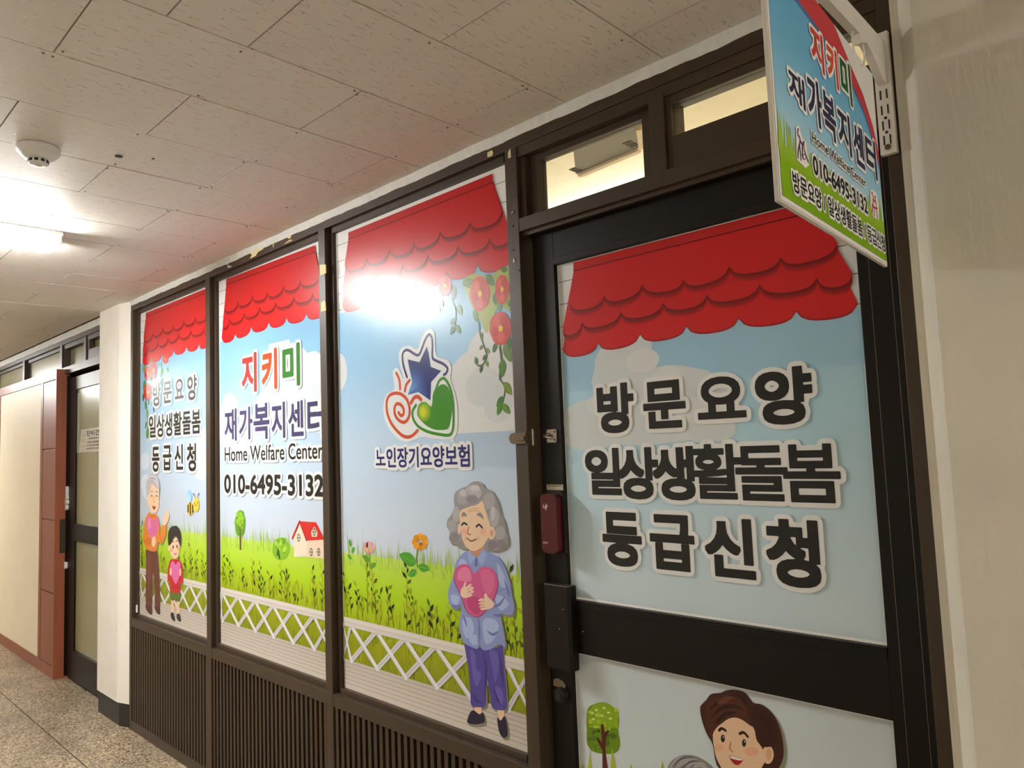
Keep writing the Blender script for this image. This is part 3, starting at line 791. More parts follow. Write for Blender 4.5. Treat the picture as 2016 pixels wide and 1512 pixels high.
for i, (u, z, h) in enumerate(((-3.76, .86, .12), (-3.70, .86, .16), (-3.64, .87, .12), (-3.55, .86, .13), (-4.34, .86, .24), (-3.83, .87, .10), (-4.05, .87, .08), (-3.47, .87, .12))): sprig(P, u, z, h, 60+i); sprig(P, u+.02, z, h*.7, 160+i)
fence(P, P.b[0]+.006, P.b[1], -4.33)
P.crop = (250, 900, 4.2)
G = 'grandfather_print'
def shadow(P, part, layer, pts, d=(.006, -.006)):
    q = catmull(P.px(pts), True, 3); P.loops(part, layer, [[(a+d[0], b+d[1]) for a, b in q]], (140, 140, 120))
torso = [(190, 455), (215, 470), (245, 475), (262, 495), (275, 560), (280, 640), (300, 560), (325, 550), (333, 575), (325, 640), (305, 700), (290, 718), (265, 700), (255, 760), (240, 778), (200, 775), (165, 755), (150, 720), (138, 670), (145, 600), (150, 540), (165, 490)]
hair = [(215, 135), (240, 145), (262, 175), (272, 215), (275, 260), (268, 300), (262, 350), (200, 370), (178, 340), (165, 290), (162, 240), (168, 190), (190, 150)]
pants = [(165, 760), (250, 770), (265, 880), (275, 1000), (278, 1150), (275, 1230), (238, 1225), (235, 1100), (222, 950), (215, 1100), (210, 1220), (165, 1215), (162, 1050), (165, 880)]
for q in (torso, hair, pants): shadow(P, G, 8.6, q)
P.poly(G, 9, hair, (186, 184, 190)); P.poly(G, 10, pants, (112, 58, 42)); P.poly(G, 10.6, torso, (236, 142, 40))
P.poly(G, 9.6, [(172, 345), (188, 290), (200, 255), (215, 222), (240, 245), (266, 268), (271, 310), (270, 380), (262, 430), (240, 462), (215, 458), (195, 425), (180, 385)], SKIN)
P.poly(G, 9.9, [(175, 180), (200, 150), (240, 150), (262, 190), (270, 245), (245, 225), (225, 190), (195, 230), (175, 300), (166, 270)], (204, 202, 208))
P.stroke(G, 10.2, [(180, 210), (205, 175), (240, 180)], .006, (150, 148, 156)); P.stroke(G, 10.2, [(175, 260), (190, 215), (215, 190)], .006, (156, 154, 162))
P.poly(G, 10.2, [(216, 400), (232, 408), (244, 403), (240, 425), (230, 434), (220, 420)], (150, 40, 36))
for q in ([(203, 327), (210, 315), (219, 325)], [(243, 325), (250, 316), (260, 328)]): P.stroke(G, 10.2, q, .005, (70, 50, 40))
for q in ([(200, 290), (210, 280), (222, 290)], [(243, 290), (252, 282), (262, 292)]): P.stroke(G, 10.2, q, .007, (160, 158, 160))
P.stroke(G, 10.2, [(230, 330), (226, 365), (236, 370)], .004, (190, 120, 80))
P.poly(G, 11, [(215, 525), (195, 490), (175, 495), (167, 540), (175, 600), (195, 650), (220, 676), (245, 650), (265, 590), (268, 540), (255, 505), (235, 500)], PINK)
P.poly(G, 11.3, [(185, 510), (200, 515), (205, 570), (190, 600), (178, 560)], (238, 140, 190))
P.poly(G, 11, [(305, 560), (312, 505), (318, 455), (326, 480), (332, 445), (340, 440), (346, 460), (355, 465), (353, 510), (330, 555)], SKIN)
P.poly(G, 11.6, [(214, 675), (228, 655), (240, 660), (246, 700), (228, 745), (212, 722)], SKIN)
P.poly(G, 11, [(150, 690), (185, 660), (210, 690), (205, 720), (170, 730)], (222, 122, 28))
P.stroke(G, 11, [(200, 475), (210, 490), (230, 480), (245, 490)], .006, (206, 104, 20)); P.stroke(G, 11, [(270, 600), (285, 680), (300, 690)], .005, (206, 108, 20))
P.stroke(G, 10.4, [(215, 800), (220, 880), (222, 940)], .006, (84, 40, 28)); P.poly(G, 10.3, [(180, 800), (205, 850), (200, 1000), (185, 1100), (175, 950)], (128, 70, 52))
for q in ([(162, 1215), (208, 1218), (213, 1290), (200, 1300), (165, 1260)], [(235, 1222), (273, 1225), (280, 1290), (265, 1297), (240, 1265)]): P.poly(G, 9.6, q, (88, 44, 44))
G = 'boy_print'
red = [(365, 850), (400, 845), (440, 850), (460, 900), (470, 1000), (465, 1045), (448, 1040), (445, 1110), (405, 1125), (362, 1100), (360, 1030), (343, 1020), (345, 930)]
bh = [(350, 725), (345, 640), (360, 590), (375, 575), (380, 558), (385, 572), (410, 566), (435, 585), (450, 620), (455, 680), (447, 735), (435, 700), (420, 665), (400, 655), (385, 690), (368, 720)]
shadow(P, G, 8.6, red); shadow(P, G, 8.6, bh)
for q in ([(370, 1180), (394, 1185), (390, 1290), (372, 1290)], [(415, 1190), (440, 1190), (438, 1300), (420, 1295)]): P.poly(G, 9, q, SKIN, smooth=False)
for q in ([(370, 1285), (392, 1290), (403, 1345), (390, 1352), (370, 1320)], [(418, 1300), (440, 1295), (453, 1350), (440, 1357), (420, 1335)]): P.poly(G, 9.4, q, (44, 50, 34))
P.poly(G, 9.6, [(362, 1100), (447, 1105), (444, 1188), (410, 1185), (405, 1150), (400, 1182), (370, 1176)], (98, 122, 44))
P.poly(G, 10, red, (206, 34, 40)); P.poly(G, 10.3, [(360, 730), (366, 695), (390, 680), (415, 660), (437, 695), (443, 735), (436, 800), (412, 838), (386, 830), (364, 790)], SKIN)
P.ell(G, 10.3, (354, 752), 8, 26, SKIN); P.poly(G, 10.7, bh, (42, 34, 30))
for c in ((389, 742), (421, 737)): P.ell(G, 10.8, c, 5, 14, (40, 26, 20))
for c in ((374, 768), (432, 758)): P.ell(G, 10.6, c, 8, 14, (240, 160, 130))
P.stroke(G, 10.8, [(398, 795), (408, 803), (417, 795)], .005, (140, 60, 40)); P.stroke(G, 10.8, [(382, 700), (390, 694), (397, 702)], .004, (60, 40, 30)); P.stroke(G, 10.8, [(415, 695), (422, 690), (430, 698)], .004, (60, 40, 30))
P.poly(G, 10.8, [(410, 890), (390, 858), (370, 875), (365, 920), (378, 985), (410, 1048), (440, 985), (450, 915), (445, 870), (425, 862)], (230, 116, 178))
P.ell(G, 11.1, (368, 945), 9, 32, SKIN); P.ell(G, 11.1, (448, 950), 8, 32, SKIN)
P.stroke(G, 10.4, [(375, 1060), (400, 1080), (440, 1070)], .005, (160, 20, 28))
G = 'bee_print'
P.ell(G, 9, (521, 325), 21, 56, (150, 200, 232)); P.ell(G, 9.2, (514, 340), 13, 34, (176, 216, 240))
P.ell(G, 9.4, (530, 425), 28, 56, (240, 196, 48))
for x in (512, 530, 549): P.poly(G, 9.7, [(x-6, 425-50+abs(x-530)), (x+5, 425-52+abs(x-530)), (x+6, 425+50-abs(x-530)), (x-4, 425+52-abs(x-530))], (44, 30, 22), smooth=False)
P.ell(G, 9.9, (579, 392), 24, 60, (244, 204, 64)); P.ell(G, 10.1, (567, 385), 3, 10, BLK); P.ell(G, 10.1, (592, 375), 3, 10, BLK); P.stroke(G, 10.1, [(571, 395), (579, 402), (587, 394)], .003, BLK)
for q in ([(570, 335), (566, 315), (557, 305)], [(588, 332), (594, 312), (601, 303)]): P.stroke(G, 9.8, q, .004, BLK); P.ell(G, 9.9, q[-1], 4, 7, BLK)
P.build()

# ---------------- poster 2: name, phone number, house
P = poster('window_poster', 'window poster with centre name and phone number above a little red-roofed house', WALL, (-3.363, -2.432, VB, VT))
sky(P); siding(P, 2.0, 2.286, P.b[0]+.006, P.b[1])
for c, r in (((-2.86, 1.80), (.10, .10)), ((-2.80, 1.90), (.09, .09)), ((-2.70, 1.78), (.16, .13)), ((-2.55, 1.74), (.14, .12)), ((-2.78, 1.66), (.24, .10)), ((-3.26, 1.66), (.09, .09)), ((-3.30, 1.60), (.10, .08)), ((-3.05, 1.58), (.14, .06)), ((-2.48, 1.62), (.2, .08)), ((-3.18, 1.50), (.16, .05))):
    cloud(P, c, r, 1.4, (222, 230, 236))
for c, r in (((-2.74, 1.72), (.12, .07)), ((-2.56, 1.68), (.10, .06)), ((-2.92, 1.66), (.08, .05)), ((-3.24, 1.60), (.06, .04))): cloud(P, c, r, 1.7, (214, 224, 232))
P.crop = (420, 460, 3.78)
rows = [P.px(r) for r in ([(90, 548), (190, 505), (297, 460), (410, 435), (530, 385), (655, 350), (800, 305)],
        [(75, 668), (125, 630), (235, 590), (350, 545), (470, 510), (605, 470), (745, 440), (815, 420)],
        [(65, 770), (165, 740), (285, 690), (415, 655), (548, 620), (695, 590), (840, 555)])]
tl, rl, tr, rr = P.px([(103, 340), (103, 378), (765, 88), (767, 135)])
awning(P, tl, tr, rl, rr, rows, RED, .030)
def glyphs(P, s, ox, oy, lst, col, bold, halo, **k):
    for t, pts in lst: P.crop = (ox, oy, s); text(P, 'lettering', 10, t, pts, col if not isinstance(col, dict) else col[t], bold, halo, **k)
glyphs(P, 3.78, 420, 460, [('지', [(218, 1090), (328, 890), (316, 1178), (318, 880)]), ('키', [(365, 900), (483, 1140), (470, 1155), (470, 848)]), ('미', [(520, 1000), (652, 1000), (636, 1132), (635, 810)])],
       {'지': (200, 48, 42), '키': (238, 78, 28), '미': (52, 124, 46)}, .036, .012, square=False, res=54)
glyphs(P, 3.78, 420, 460, [('재', [(90, 1420), (180, 1400), (155, 1302), (160, 1542)]), ('가', [(198, 1460), (298, 1400), (285, 1285), (270, 1532)]), ('복', [(305, 1420), (424, 1380), (395, 1258), (405, 1528)]),
       ('지', [(440, 1440), (540, 1300), (525, 1250), (528, 1520)]), ('센', [(565, 1390), (680, 1500), (665, 1238), (600, 1510)]), ('터', [(707, 1420), (832, 1230), (815, 1215), (815, 1512)])], PURP, .027, .012, square=False, res=54)
P.crop = (420, 840, 2.7)
text(P, 'lettering', 10, 'Home Welfare Center', [(65, 150), (587, 150), (70, 184), (70, 108)], BLK, .012, .011, res=48)
text(P, 'lettering', 10, '010-6495-3132', [(62, 310), (592, 300), (85, 354), (80, 253)], BLK, .045, .012, square=False, res=52)
meadow(P, P.b[0]+.006, P.b[1], 1.115, 12)
H_ = 'house_print'
P.poly(H_, 4.4, [(428, 590), (462, 508), (497, 600), (495, 690), (430, 692)], (250, 226, 204), smooth=False)
P.poly(H_, 4.4, [(497, 602), (592, 600), (592, 702), (495, 690)], (246, 214, 190), smooth=False)
P.poly(H_, 4.7, [(460, 502), (548, 508), (594, 600), (497, 606)], (214, 42, 36), smooth=False)
P.stroke(H_, 4.9, [(424, 592), (461, 505)], .012, (190, 34, 30), smooth=False); P.stroke(H_, 4.9, [(461, 505), (497, 606)], .006, (170, 26, 26), smooth=False)
for c, rx, ry in (((456, 590), 9, 21), ((522, 666), 9, 21), ((562, 666), 9, 21), ((539, 560), 9, 21)):
    P.ell(H_, 5.0, c, rx+2, ry+4, (240, 232, 200)); P.ell(H_, 5.2, c, rx, ry, (90, 60, 40)); P.ell(H_, 5.4, c, rx*.72, ry*.76, (222, 232, 220))
    P.stroke(H_, 5.6, [(c[0], c[1]-ry), (c[0], c[1]+ry)], .003, (90, 60, 40), smooth=False); P.stroke(H_, 5.6, [(c[0]-rx, c[1]), (c[0]+rx, c[1])], .003, (90, 60, 40), smooth=False)
P.poly(H_, 4.95, [(522, 560), (539, 530), (556, 562), (552, 585), (526, 585)], (244, 218, 196), smooth=False)
T_ = 'tree_print'
P.poly(T_, 4.4, [(140, 555), (150, 555), (150, 655), (143, 655)], (100, 62, 34), smooth=False)
P.ell(T_, 4.6, (145, 515), 29, 72, (96, 160, 30), jag=.06); P.ell(T_, 4.8, (140, 490), 20, 44, (138, 192, 40), jag=.08); P.stroke(T_, 5, [(145, 600), (143, 550), (132, 520)], .005, (100, 62, 34)); P.stroke(T_, 5, [(147, 600), (148, 545), (158, 515)], .005, (100, 62, 34))
for i in range(14): P.ell(T_, 4.9, (145+random.uniform(-20, 20), 500+random.uniform(-50, 40)), 4, 7, random.choice([(160, 208, 60), (190, 220, 90), (80, 140, 26)]), n=8)
P.ell(T_, 4.4, (362, 650), 47, 62, (136, 190, 40), jag=.06)
for i in range(16): P.ell(T_, 4.6, (362+random.uniform(-34, 34), 640+random.uniform(-44, 40)), 8, 11, random.choice([(160, 206, 56), (104, 164, 34), (180, 216, 80)]), n=9)
P.poly(T_, 4.8, [(338, 680), (345, 650), (352, 655), (355, 685)], (62, 104, 30)); 
for i, (u, z, h) in enumerate(((-3.335, .88, .12), (-3.26, .88, .12), (-3.13, .87, .09), (-3.05, .87, .13), (-2.98, .86, .13), (-2.90, .86, .10), (-2.80, .86, .17), (-2.76, .87, .12), (-2.70, .86, .08), (-2.55, .86, .15), (-2.49, .86, .16), (-2.45, .87, .1))):
    sprig(P, u, z, h, 30+i); sprig(P, u+.025, z, h*.65, 130+i)
fence(P, P.b[0]+.006, P.b[1], -3.342)
P.build()

# ---------------- poster 3: logo and grandmother
P = poster('window_poster', 'window poster with star, snail and green heart logo above a grandmother hugging a pink heart', WALL, (-2.357, -1.428, VB, VT))
sky(P); siding(P, 1.98, 2.286, P.b[0]+.006, P.b[1])
for c, r in (((-1.60, 1.62), (.16, .14)), ((-1.55, 1.72), (.10, .10)), ((-1.48, 1.58), (.12, .12)), ((-1.68, 1.55), (.10, .08)), ((-2.35, 1.76), (.05, .07))): cloud(P, c, r, 1.4, (226, 228, 228))
P.grad('sky_print', 1.9, -1.72, P.b[1], [(1.40, (188, 207, 226)), (1.505, (184, 206, 227))])
for c, r in (((-1.58, 1.64), (.08, .06)), ((-1.52, 1.58), (.06, .05))): cloud(P, c, r, 1.7, (216, 220, 222))
P.crop = (640, 320, 3.436)
rows = [P.px(r) for r in ([(140, 690), (290, 650), (445, 585), (610, 545), (787, 465), (985, 405), (1205, 330)],
        [(125, 850), (205, 800), (360, 740), (530, 690), (700, 625), (905, 565), (1120, 510), (1260, 480)],
        [(120, 965), (265, 925), (430, 870), (620, 810), (825, 740), (1035, 690), (1270, 640)])]
tl, rl, tr, rr = P.px([(165, 475), (165, 520), (1140, 78), (1143, 132)])
awning(P, tl, tr, rl, rr, rows, RED, .030)
for q, c in (([(930, 800), (1010, 750), (1120, 770), (1240, 690), (1250, 1000), (1180, 960), (1100, 1150), (1060, 1080), (1010, 1010), (950, 860)], (176, 190, 90)),): P.poly('vine_print', 3.8, q, c)
for c, rx, ry in (((1050, 888), 66, 116), ((1200, 858), 48, 100), ((1190, 1122), 74, 112), ((815, 835), 44, 72)): flower(P, c, rx, ry)
for a, b in (((880, 830), (870, 930)), ((900, 960), (925, 1035)), ((930, 820), (1010, 800)), ((940, 780), (985, 850)), ((1090, 760), (1150, 830)), ((1010, 990), (1035, 1080)), ((1190, 720), (1240, 730)), ((1150, 880), (1160, 970)),
             ((890, 1050), (850, 1095)), ((880, 1100), (850, 1165)), ((885, 1100), (918, 1155)), ((740, 880), (735, 920)), ((790, 930), (800, 975)), ((765, 985), (785, 1010)), ((1180, 940), (1190, 1010)), ((1245, 930), (1250, 980)),
             ((1165, 1220), (1135, 1280)), ((1215, 1225), (1260, 1350)), ((1240, 1180), (1262, 1260)), ((1205, 1330), (1200, 1450)), ((1065, 1150), (1062, 1195)), ((1070, 1235), (1045, 1265)), ((1090, 1255), (1115, 1290)), ((1090, 1300), (1068, 1340)), ((1090, 1340), (1105, 1385)), ((1030, 1370), (1018, 1315)), ((1062, 1370), (1052, 1425))):
    leaf(P, a, b, .55, random.choice([(70, 112, 56), (60, 104, 44), (88, 128, 60), (110, 140, 70)]))
P.stroke('vine_print', 4.0, [(870, 830), (860, 920), (885, 1000), (880, 1100)], .004, (60, 96, 50)); P.stroke('vine_print', 4.0, [(1045, 1080), (1050, 1160), (1080, 1250), (1095, 1310), (1070, 1365), (1035, 1375)], .005, (56, 92, 46))
P.stroke('vine_print', 4.0, [(1185, 1230), (1200, 1350), (1185, 1470)], .005, (56, 92, 46))
P.crop = (640, 620, 4.448)
for a, b, c in (((1545, 400), (1560, 540), (76, 130, 40)), ((1570, 590), (1635, 700), (120, 150, 50)), ((1565, 715), (1505, 805), (60, 120, 40)), ((1548, 775), (1510, 875), (76, 140, 44)), ((1555, 780), (1620, 865), (100, 146, 56)), ((1500, 250), (1475, 330), (60, 110, 44))): leaf(P, a, b, .55, c, 4.4)
P.stroke('vine_print', 4.1, [(1530, 280), (1545, 420), (1530, 540), (1570, 620), (1575, 690), (1550, 770)], .004, (56, 92, 46))
Lg = 'logo_print'
P.poly(Lg+'_outline', 5, [(665, 300), (740, 270), (810, 300), (850, 200), (905, 128), (962, 160), (978, 350), (1080, 400), (1112, 470), (1100, 560), (1145, 700), (1165, 850), (1155, 1040), (1090, 1090), (950, 1085), (850, 1070), (720, 1115), (620, 1062), (545, 960), (513, 830), (540, 700), (610, 650), (598, 500), (640, 465), (690, 560), (650, 400)], (234, 236, 236))
sp = [(895, 280), (912, 340), (930, 455), (1022, 490), (933, 590), (930, 680), (925, 748), (822, 675), (730, 700), (768, 585), (745, 480), (728, 390), (832, 415), (870, 330)]
def starcol(p):
    u, v = P.pl.uv((640+760/4.448, 620+640/4.448)); d = math.hypot(p[0]-u, p[1]-v); t = min(1, d/.085)
    a, b = (112, 168, 224), (24, 40, 120); return tuple(a[i]+(b[i]-a[i])*t for i in range(3))
q = P.px(sp); ctr = (sum(a for a, b in q)/len(q), sum(b for a, b in q)/len(q))
for k in range(4):      # fan with inner rings so the blue fades smoothly
    f0, f1 = k/4, (k+1)/4; n = len(q)
    ri = [(ctr[0]+(a-ctr[0])*f0, ctr[1]+(b-ctr[1])*f0) for a, b in q]; ro = [(ctr[0]+(a-ctr[0])*f1, ctr[1]+(b-ctr[1])*f1) for a, b in q]
    P.tri(Lg, 6, ri+ro, [(i, (i+1) % n, n+(i+1) % n, n+i) for i in range(n)], [starcol(x) for x in ri+ro])
P.stroke(Lg, 6, [(722, 545), (690, 440), (683, 350), (705, 312), (740, 312), (800, 350), (830, 345), (855, 290), (885, 210), (915, 172), (937, 195), (945, 260), (945, 370), (975, 400), (1040, 430), (1077, 470), (1065, 510), (1045, 525)], .0090, (40, 48, 116))
OR = (208, 82, 44)
P.stroke(Lg, 6, [(648, 855), (670, 882), (692, 865), (690, 820), (665, 785), (630, 780), (612, 820), (620, 880), (655, 925), (700, 940), (735, 900), (745, 830), (725, 750), (680, 700), (625, 685), (570, 705), (545, 760), (548, 850), (580, 940), (640, 1020), (700, 1065), (760, 1062), (815, 1012)], .0115, OR)
P.stroke(Lg, 6, [(628, 508), (655, 570), (662, 650)], .0100, OR); P.stroke(Lg, 6, [(745, 572), (715, 612), (703, 668)], .0100, OR); P.stroke(Lg, 6, [(757, 770), (785, 725), (820, 718), (845, 743)], .0130, OR)
hp_ = catmull(P.px([(850, 765), (890, 765), (920, 793), (936, 802), (945, 760), (950, 690), (985, 625), (1040, 606), (1085, 640), (1110, 720), (1118, 820), (1105, 920), (1085, 992), (1040, 1007), (970, 1005), (900, 975), (840, 920), (812, 870), (820, 800)]), True, 3)
def hcol(p):
    u, v = P.pl.uv((640+870/4.448, 620+850/4.448)); t = min(1, max(0, (math.hypot(p[0]-u, p[1]-v)-.010)/.035)); a, b = (196, 208, 24), (58, 140, 30)
    return tuple(a[i]+(b[i]-a[i])*t for i in range(3))
ctr = P.pl.uv((640+900/4.448, 620+880/4.448)); n = len(hp_)
P.loops(Lg, 6, [hp_], (62, 142, 30))
for k in range(9):
    t = k/8; P.ell(Lg, 6.2+.05*k, (874-12*t, 850), 58-36*t, 86-50*t, tuple(int(a+(b-a)*t) for a, b in zip((104, 164, 30), (214, 216, 44))), n=24)
P.stroke(Lg, 6, [(800, 790), (772, 840), (775, 905), (820, 975), (900, 1020), (1000, 1045), (1090, 1052), (1122, 1010), (1130, 900), (1125, 760), (1100, 640), (1065, 575), (1040, 555), (1005, 578), (980, 640), (962, 720)], .0100, (62, 142, 34))
P.poly(Lg, 6.6, [(992, 632), (1015, 590), (1042, 575), (1068, 595), (1082, 635), (1060, 612), (1020, 610)], (236, 242, 234))
text(P, 'lettering', 10, '노인장기요양보험', [(452, 1300), (1275, 1230), (690, 1337), (1265, 1133)], (38, 40, 112), .022, .011, res=50)
meadow(P, P.b[0]+.006, P.b[1], 1.115, 13)
P.crop = (640, 920, 2.555)
Fl = 'garden_flower_print'
for c, col, k in (((222, 402), (238, 178, 180), 18), ((480, 375), (240, 168, 40), 24)):
    for i in range(8):
        a = i*math.pi/4; P.ell(Fl, 5.0+.1*(i % 2), (c[0]+k*1.1*math.cos(a), c[1]+k*1.1*math.sin(a)), k*.62, k*.75, tuple(max(0, x-12*(i % 3)) for x in col), n=12)
    P.ell(Fl, 5.4, (c[0]+4, c[1]+10), k*.35, k*.4, (206, 190, 60) if k == 18 else (170, 90, 20), n=12)
P.stroke(Fl, 4.8, [(225, 430), (228, 500)], .005, (90, 150, 40)); P.stroke(Fl, 4.8, [(468, 410), (462, 460), (468, 500)], .005, (76, 130, 40))
for a, b in (((460, 480), (375, 440)), ((470, 500), (528, 510)), ((225, 470), (190, 445)), ((232, 500), (258, 482)), ((462, 520), (420, 545)), ((130, 400), (125, 360)), ((135, 430), (150, 400)), ((135, 460), (115, 440))): leaf(P, a, b, .5, (78, 160, 44), 5.0, Fl)
for i, (u, z, h) in enumerate(((-2.33, .88, .13), (-2.20, .90, .22), (-2.15, .88, .14), (-2.08, .87, .12), (-1.98, .87, .20), (-1.93, .87, .10), (-1.87, .86, .10), (-1.82, .86, .08), (-1.76, .86, .12), (-1.70, .86, .12), (-1.53, .86, .22), (-1.48, .88, .22), (-2.26, .88, .10), (-1.45, .86, .12))):
    sprig(P, u, z, h, 80+i); sprig(P, u+.028, z, h*.65, 180+i)
fence(P, P.b[0]+.006, P.b[1], -2.307)
G = 'grandmother_print'
hair = [(716, 95), (745, 74), (775, 70), (800, 85), (812, 105), (845, 120), (865, 150), (880, 190), (890, 240), (908, 270), (915, 320), (925, 355), (920, 390), (890, 412), (860, 418), (828, 412), (790, 420), (735, 405), (715, 410), (680, 400), (665, 386), (640, 380), (628, 355), (632, 325), (618, 300), (620, 265), (640, 235), (655, 200), (652, 160), (660, 125), (690, 105)]
shirt = [(725, 420), (690, 440), (665, 475), (655, 520), (645, 560), (630, 600), (622, 640), (630, 680), (640, 700), (665, 712), (690, 700), (688, 740), (680, 790), (690, 850), (700, 878), (730, 897), (770, 912), (783, 890), (800, 917), (840, 913), (880, 888), (912, 902), (905, 830), (895, 780), (890, 735), (920, 742), (950, 735), (958, 690), (945, 640), (935, 570), (910, 500), (880, 455), (840, 430), (800, 412), (770, 450)]
pant = [(703, 875), (720, 890), (780, 905), (870, 905), (895, 880), (900, 910), (905, 1000), (915, 1100), (920, 1180), (915, 1215), (880, 1220), (845, 1205), (835, 1150), (820, 1060), (812, 980), (812, 1060), (815, 1150), (810, 1200), (780, 1205), (740, 1195), (735, 1120), (725, 1010)]
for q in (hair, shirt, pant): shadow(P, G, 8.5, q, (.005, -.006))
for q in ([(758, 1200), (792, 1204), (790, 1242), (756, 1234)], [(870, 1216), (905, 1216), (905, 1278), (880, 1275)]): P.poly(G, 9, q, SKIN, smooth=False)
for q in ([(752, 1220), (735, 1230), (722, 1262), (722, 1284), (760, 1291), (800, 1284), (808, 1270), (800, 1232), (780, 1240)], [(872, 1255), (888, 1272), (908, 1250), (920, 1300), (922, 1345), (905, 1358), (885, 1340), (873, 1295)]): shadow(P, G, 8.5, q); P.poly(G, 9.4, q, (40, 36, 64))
P.poly(G, 9.5, pant, (88, 76, 158))
for q in ([(735, 920), (760, 940), (765, 1010), (790, 1040), (770, 1100), (750, 1060)], [(830, 920), (870, 930), (880, 1000), (860, 1080), (845, 1000)], [(860, 1100), (895, 1120), (900, 1180), (875, 1190)]): P.poly(G, 9.8, q, (108, 98, 182))
for q in ([(800, 930), (812, 985), (815, 1060), (806, 1150)], [(850, 1100), (870, 1160), (890, 1200)], [(750, 1130), (765, 1170), (800, 1185)], [(885, 950), (895, 1040), (900, 1100)]): P.stroke(G, 10, q, .010, (70, 58, 136), taper=2)
P.poly(G, 10.2, hair, (158, 156, 158))
for c, rx, ry, col in (((750, 125), 42, 38, (186, 184, 186)), ((700, 150), 32, 40, (172, 170, 174)), ((745, 160), 30, 22, (146, 144, 148)), ((830, 170), 30, 44, (176, 174, 178)), ((855, 250), 26, 50, (182, 180, 184)), ((665, 235), 18, 40, (182, 180, 184)), ((645, 295), 22, 30, (172, 170, 174)), ((655, 355), 24, 26, (146, 140, 146)), ((885, 330), 26, 36, (178, 176, 180)), ((890, 385), 28, 24, (146, 138, 144)), ((845, 390), 24, 24, (140, 132, 138)), ((760, 105), 24, 16, (206, 204, 206)), ((700, 130), 16, 18, (198, 196, 200)), ((850, 230), 10, 36, (204, 202, 206)), ((690, 385), 20, 16, (150, 144, 148))): P.ell(G, 10.45, c, rx, ry, col, n=16, jag=.04)
P.poly(G, 10.9, [(685, 222), (720, 202), (770, 187), (795, 168), (808, 205), (820, 240), (832, 280), (838, 305), (830, 345), (815, 372), (800, 396), (770, 416), (745, 419), (718, 402), (700, 372), (690, 330), (684, 280)], (240, 208, 176))
P.ell(G, 10.9, (842, 330), 19, 33, (240, 208, 176)); P.ell(G, 11.2, (844, 330), 9, 18, (214, 166, 134))
P.ell(G, 10.9, (680, 310), 8, 26, (240, 208, 176))
for q, wd, c in (([(692, 250), (703, 234), (718, 246)], .012, (150, 148, 146)), ([(768, 240), (786, 237), (802, 260)], .012, (150, 148, 146)), ([(693, 290), (704, 279), (719, 288)], .006, (50, 38, 34)), ([(766, 298), (780, 288), (796, 303)], .006, (50, 38, 34)), ([(728, 300), (722, 330), (736, 338)], .004, (170, 110, 80)), ([(720, 355), (740, 370), (767, 360)], .004, (130, 60, 50)), ([(727, 214), (755, 206), (780, 208)], .002, (206, 160, 130)), ([(724, 224), (755, 218), (785, 222)], .002, (206, 160, 130)), ([(715, 345), (710, 365)], .003, (206, 160, 130)), ([(775, 345), (780, 365)], .003, (206, 160, 130))): P.stroke(G, 11.3, q, wd, c, taper=2 if wd > .01 else False)
P.ell(G, 11.1, (705, 325), 14, 18, (240, 186, 160)); P.ell(G, 11.1, (800, 325), 16, 18, (240, 186, 160))
P.poly(G, 10.7, [(738, 410), (800, 400), (795, 440), (766, 456), (742, 432)], (206, 150, 120))
P.poly(G, 11, shirt, (146, 160, 212))
for q in ([(690, 460), (720, 480), (700, 520), (670, 510)], [(640, 640), (680, 650), (672, 690), (645, 680)], [(860, 640), (900, 650), (930, 690), (890, 720), (870, 690)], [(870, 480), (905, 540), (920, 600), (885, 590)], [(700, 760), (740, 760), (755, 820), (720, 860), (700, 820)], [(800, 770), (850, 760), (880, 800), (850, 870), (810, 880)], [(730, 850), (765, 840), (770, 890), (740, 885)]): P.poly(G, 11.3, q, (176, 194, 232))
for q in ([(850, 740), (880, 745), (890, 735)], [(775, 750), (782, 820), (783, 890)], [(840, 700), (880, 690), (910, 650)], [(700, 740), (720, 800)], [(690, 690), (660, 700), (640, 690)], [(905, 560), (925, 620), (935, 650)], [(820, 820), (850, 840), (880, 820)]): P.stroke(G, 11.5, q, .008, (116, 126, 188), taper=2)
for q in ([(728, 420), (722, 445), (735, 490), (762, 455)], [(800, 412), (822, 440), (795, 495), (770, 455)]): P.poly(G, 11.7, q, (160, 180, 226), smooth=False)
P.poly(G, 11.6, [(762, 455), (772, 455), (770, 500), (760, 495)], (100, 112, 180), smooth=False)
heart = [(757, 532), (735, 497), (705, 485), (670, 500), (655, 545), (665, 590), (690, 640), (720, 720), (768, 750), (810, 720), (850, 665), (870, 610), (872, 560), (855, 515), (820, 500), (785, 505)]
P.poly(G, 12, [(a+(3 if a > 757 else -3), b+4) for a, b in heart], (160, 60, 110)); P.poly(G, 12.3, heart, (214, 96, 150))
P.poly(G, 12.5, [(680, 515), (710, 500), (735, 520), (740, 570), (700, 570), (672, 560)], (232, 132, 176)); P.poly(G, 12.5, [(790, 520), (830, 515), (855, 545), (855, 600), (830, 640), (800, 600)], (226, 112, 162)); P.poly(G, 12.5, [(720, 660), (770, 650), (800, 690), (770, 740), (735, 715)], (196, 74, 128))
HS = (240, 210, 184)
P.poly(G, 13, [(688, 640), (690, 612), (700, 600), (708, 578), (716, 576), (714, 600), (735, 585), (744, 588), (738, 600), (750, 600), (754, 610), (742, 616), (754, 620), (752, 630), (738, 632), (748, 640), (735, 650), (705, 656)], HS)
P.poly(G, 13, [(777, 668), (790, 658), (806, 658), (806, 640), (816, 632), (826, 650), (850, 672), (858, 690), (842, 708), (805, 716), (785, 712), (792, 704), (778, 700), (790, 692), (776, 684), (790, 678)], HS)
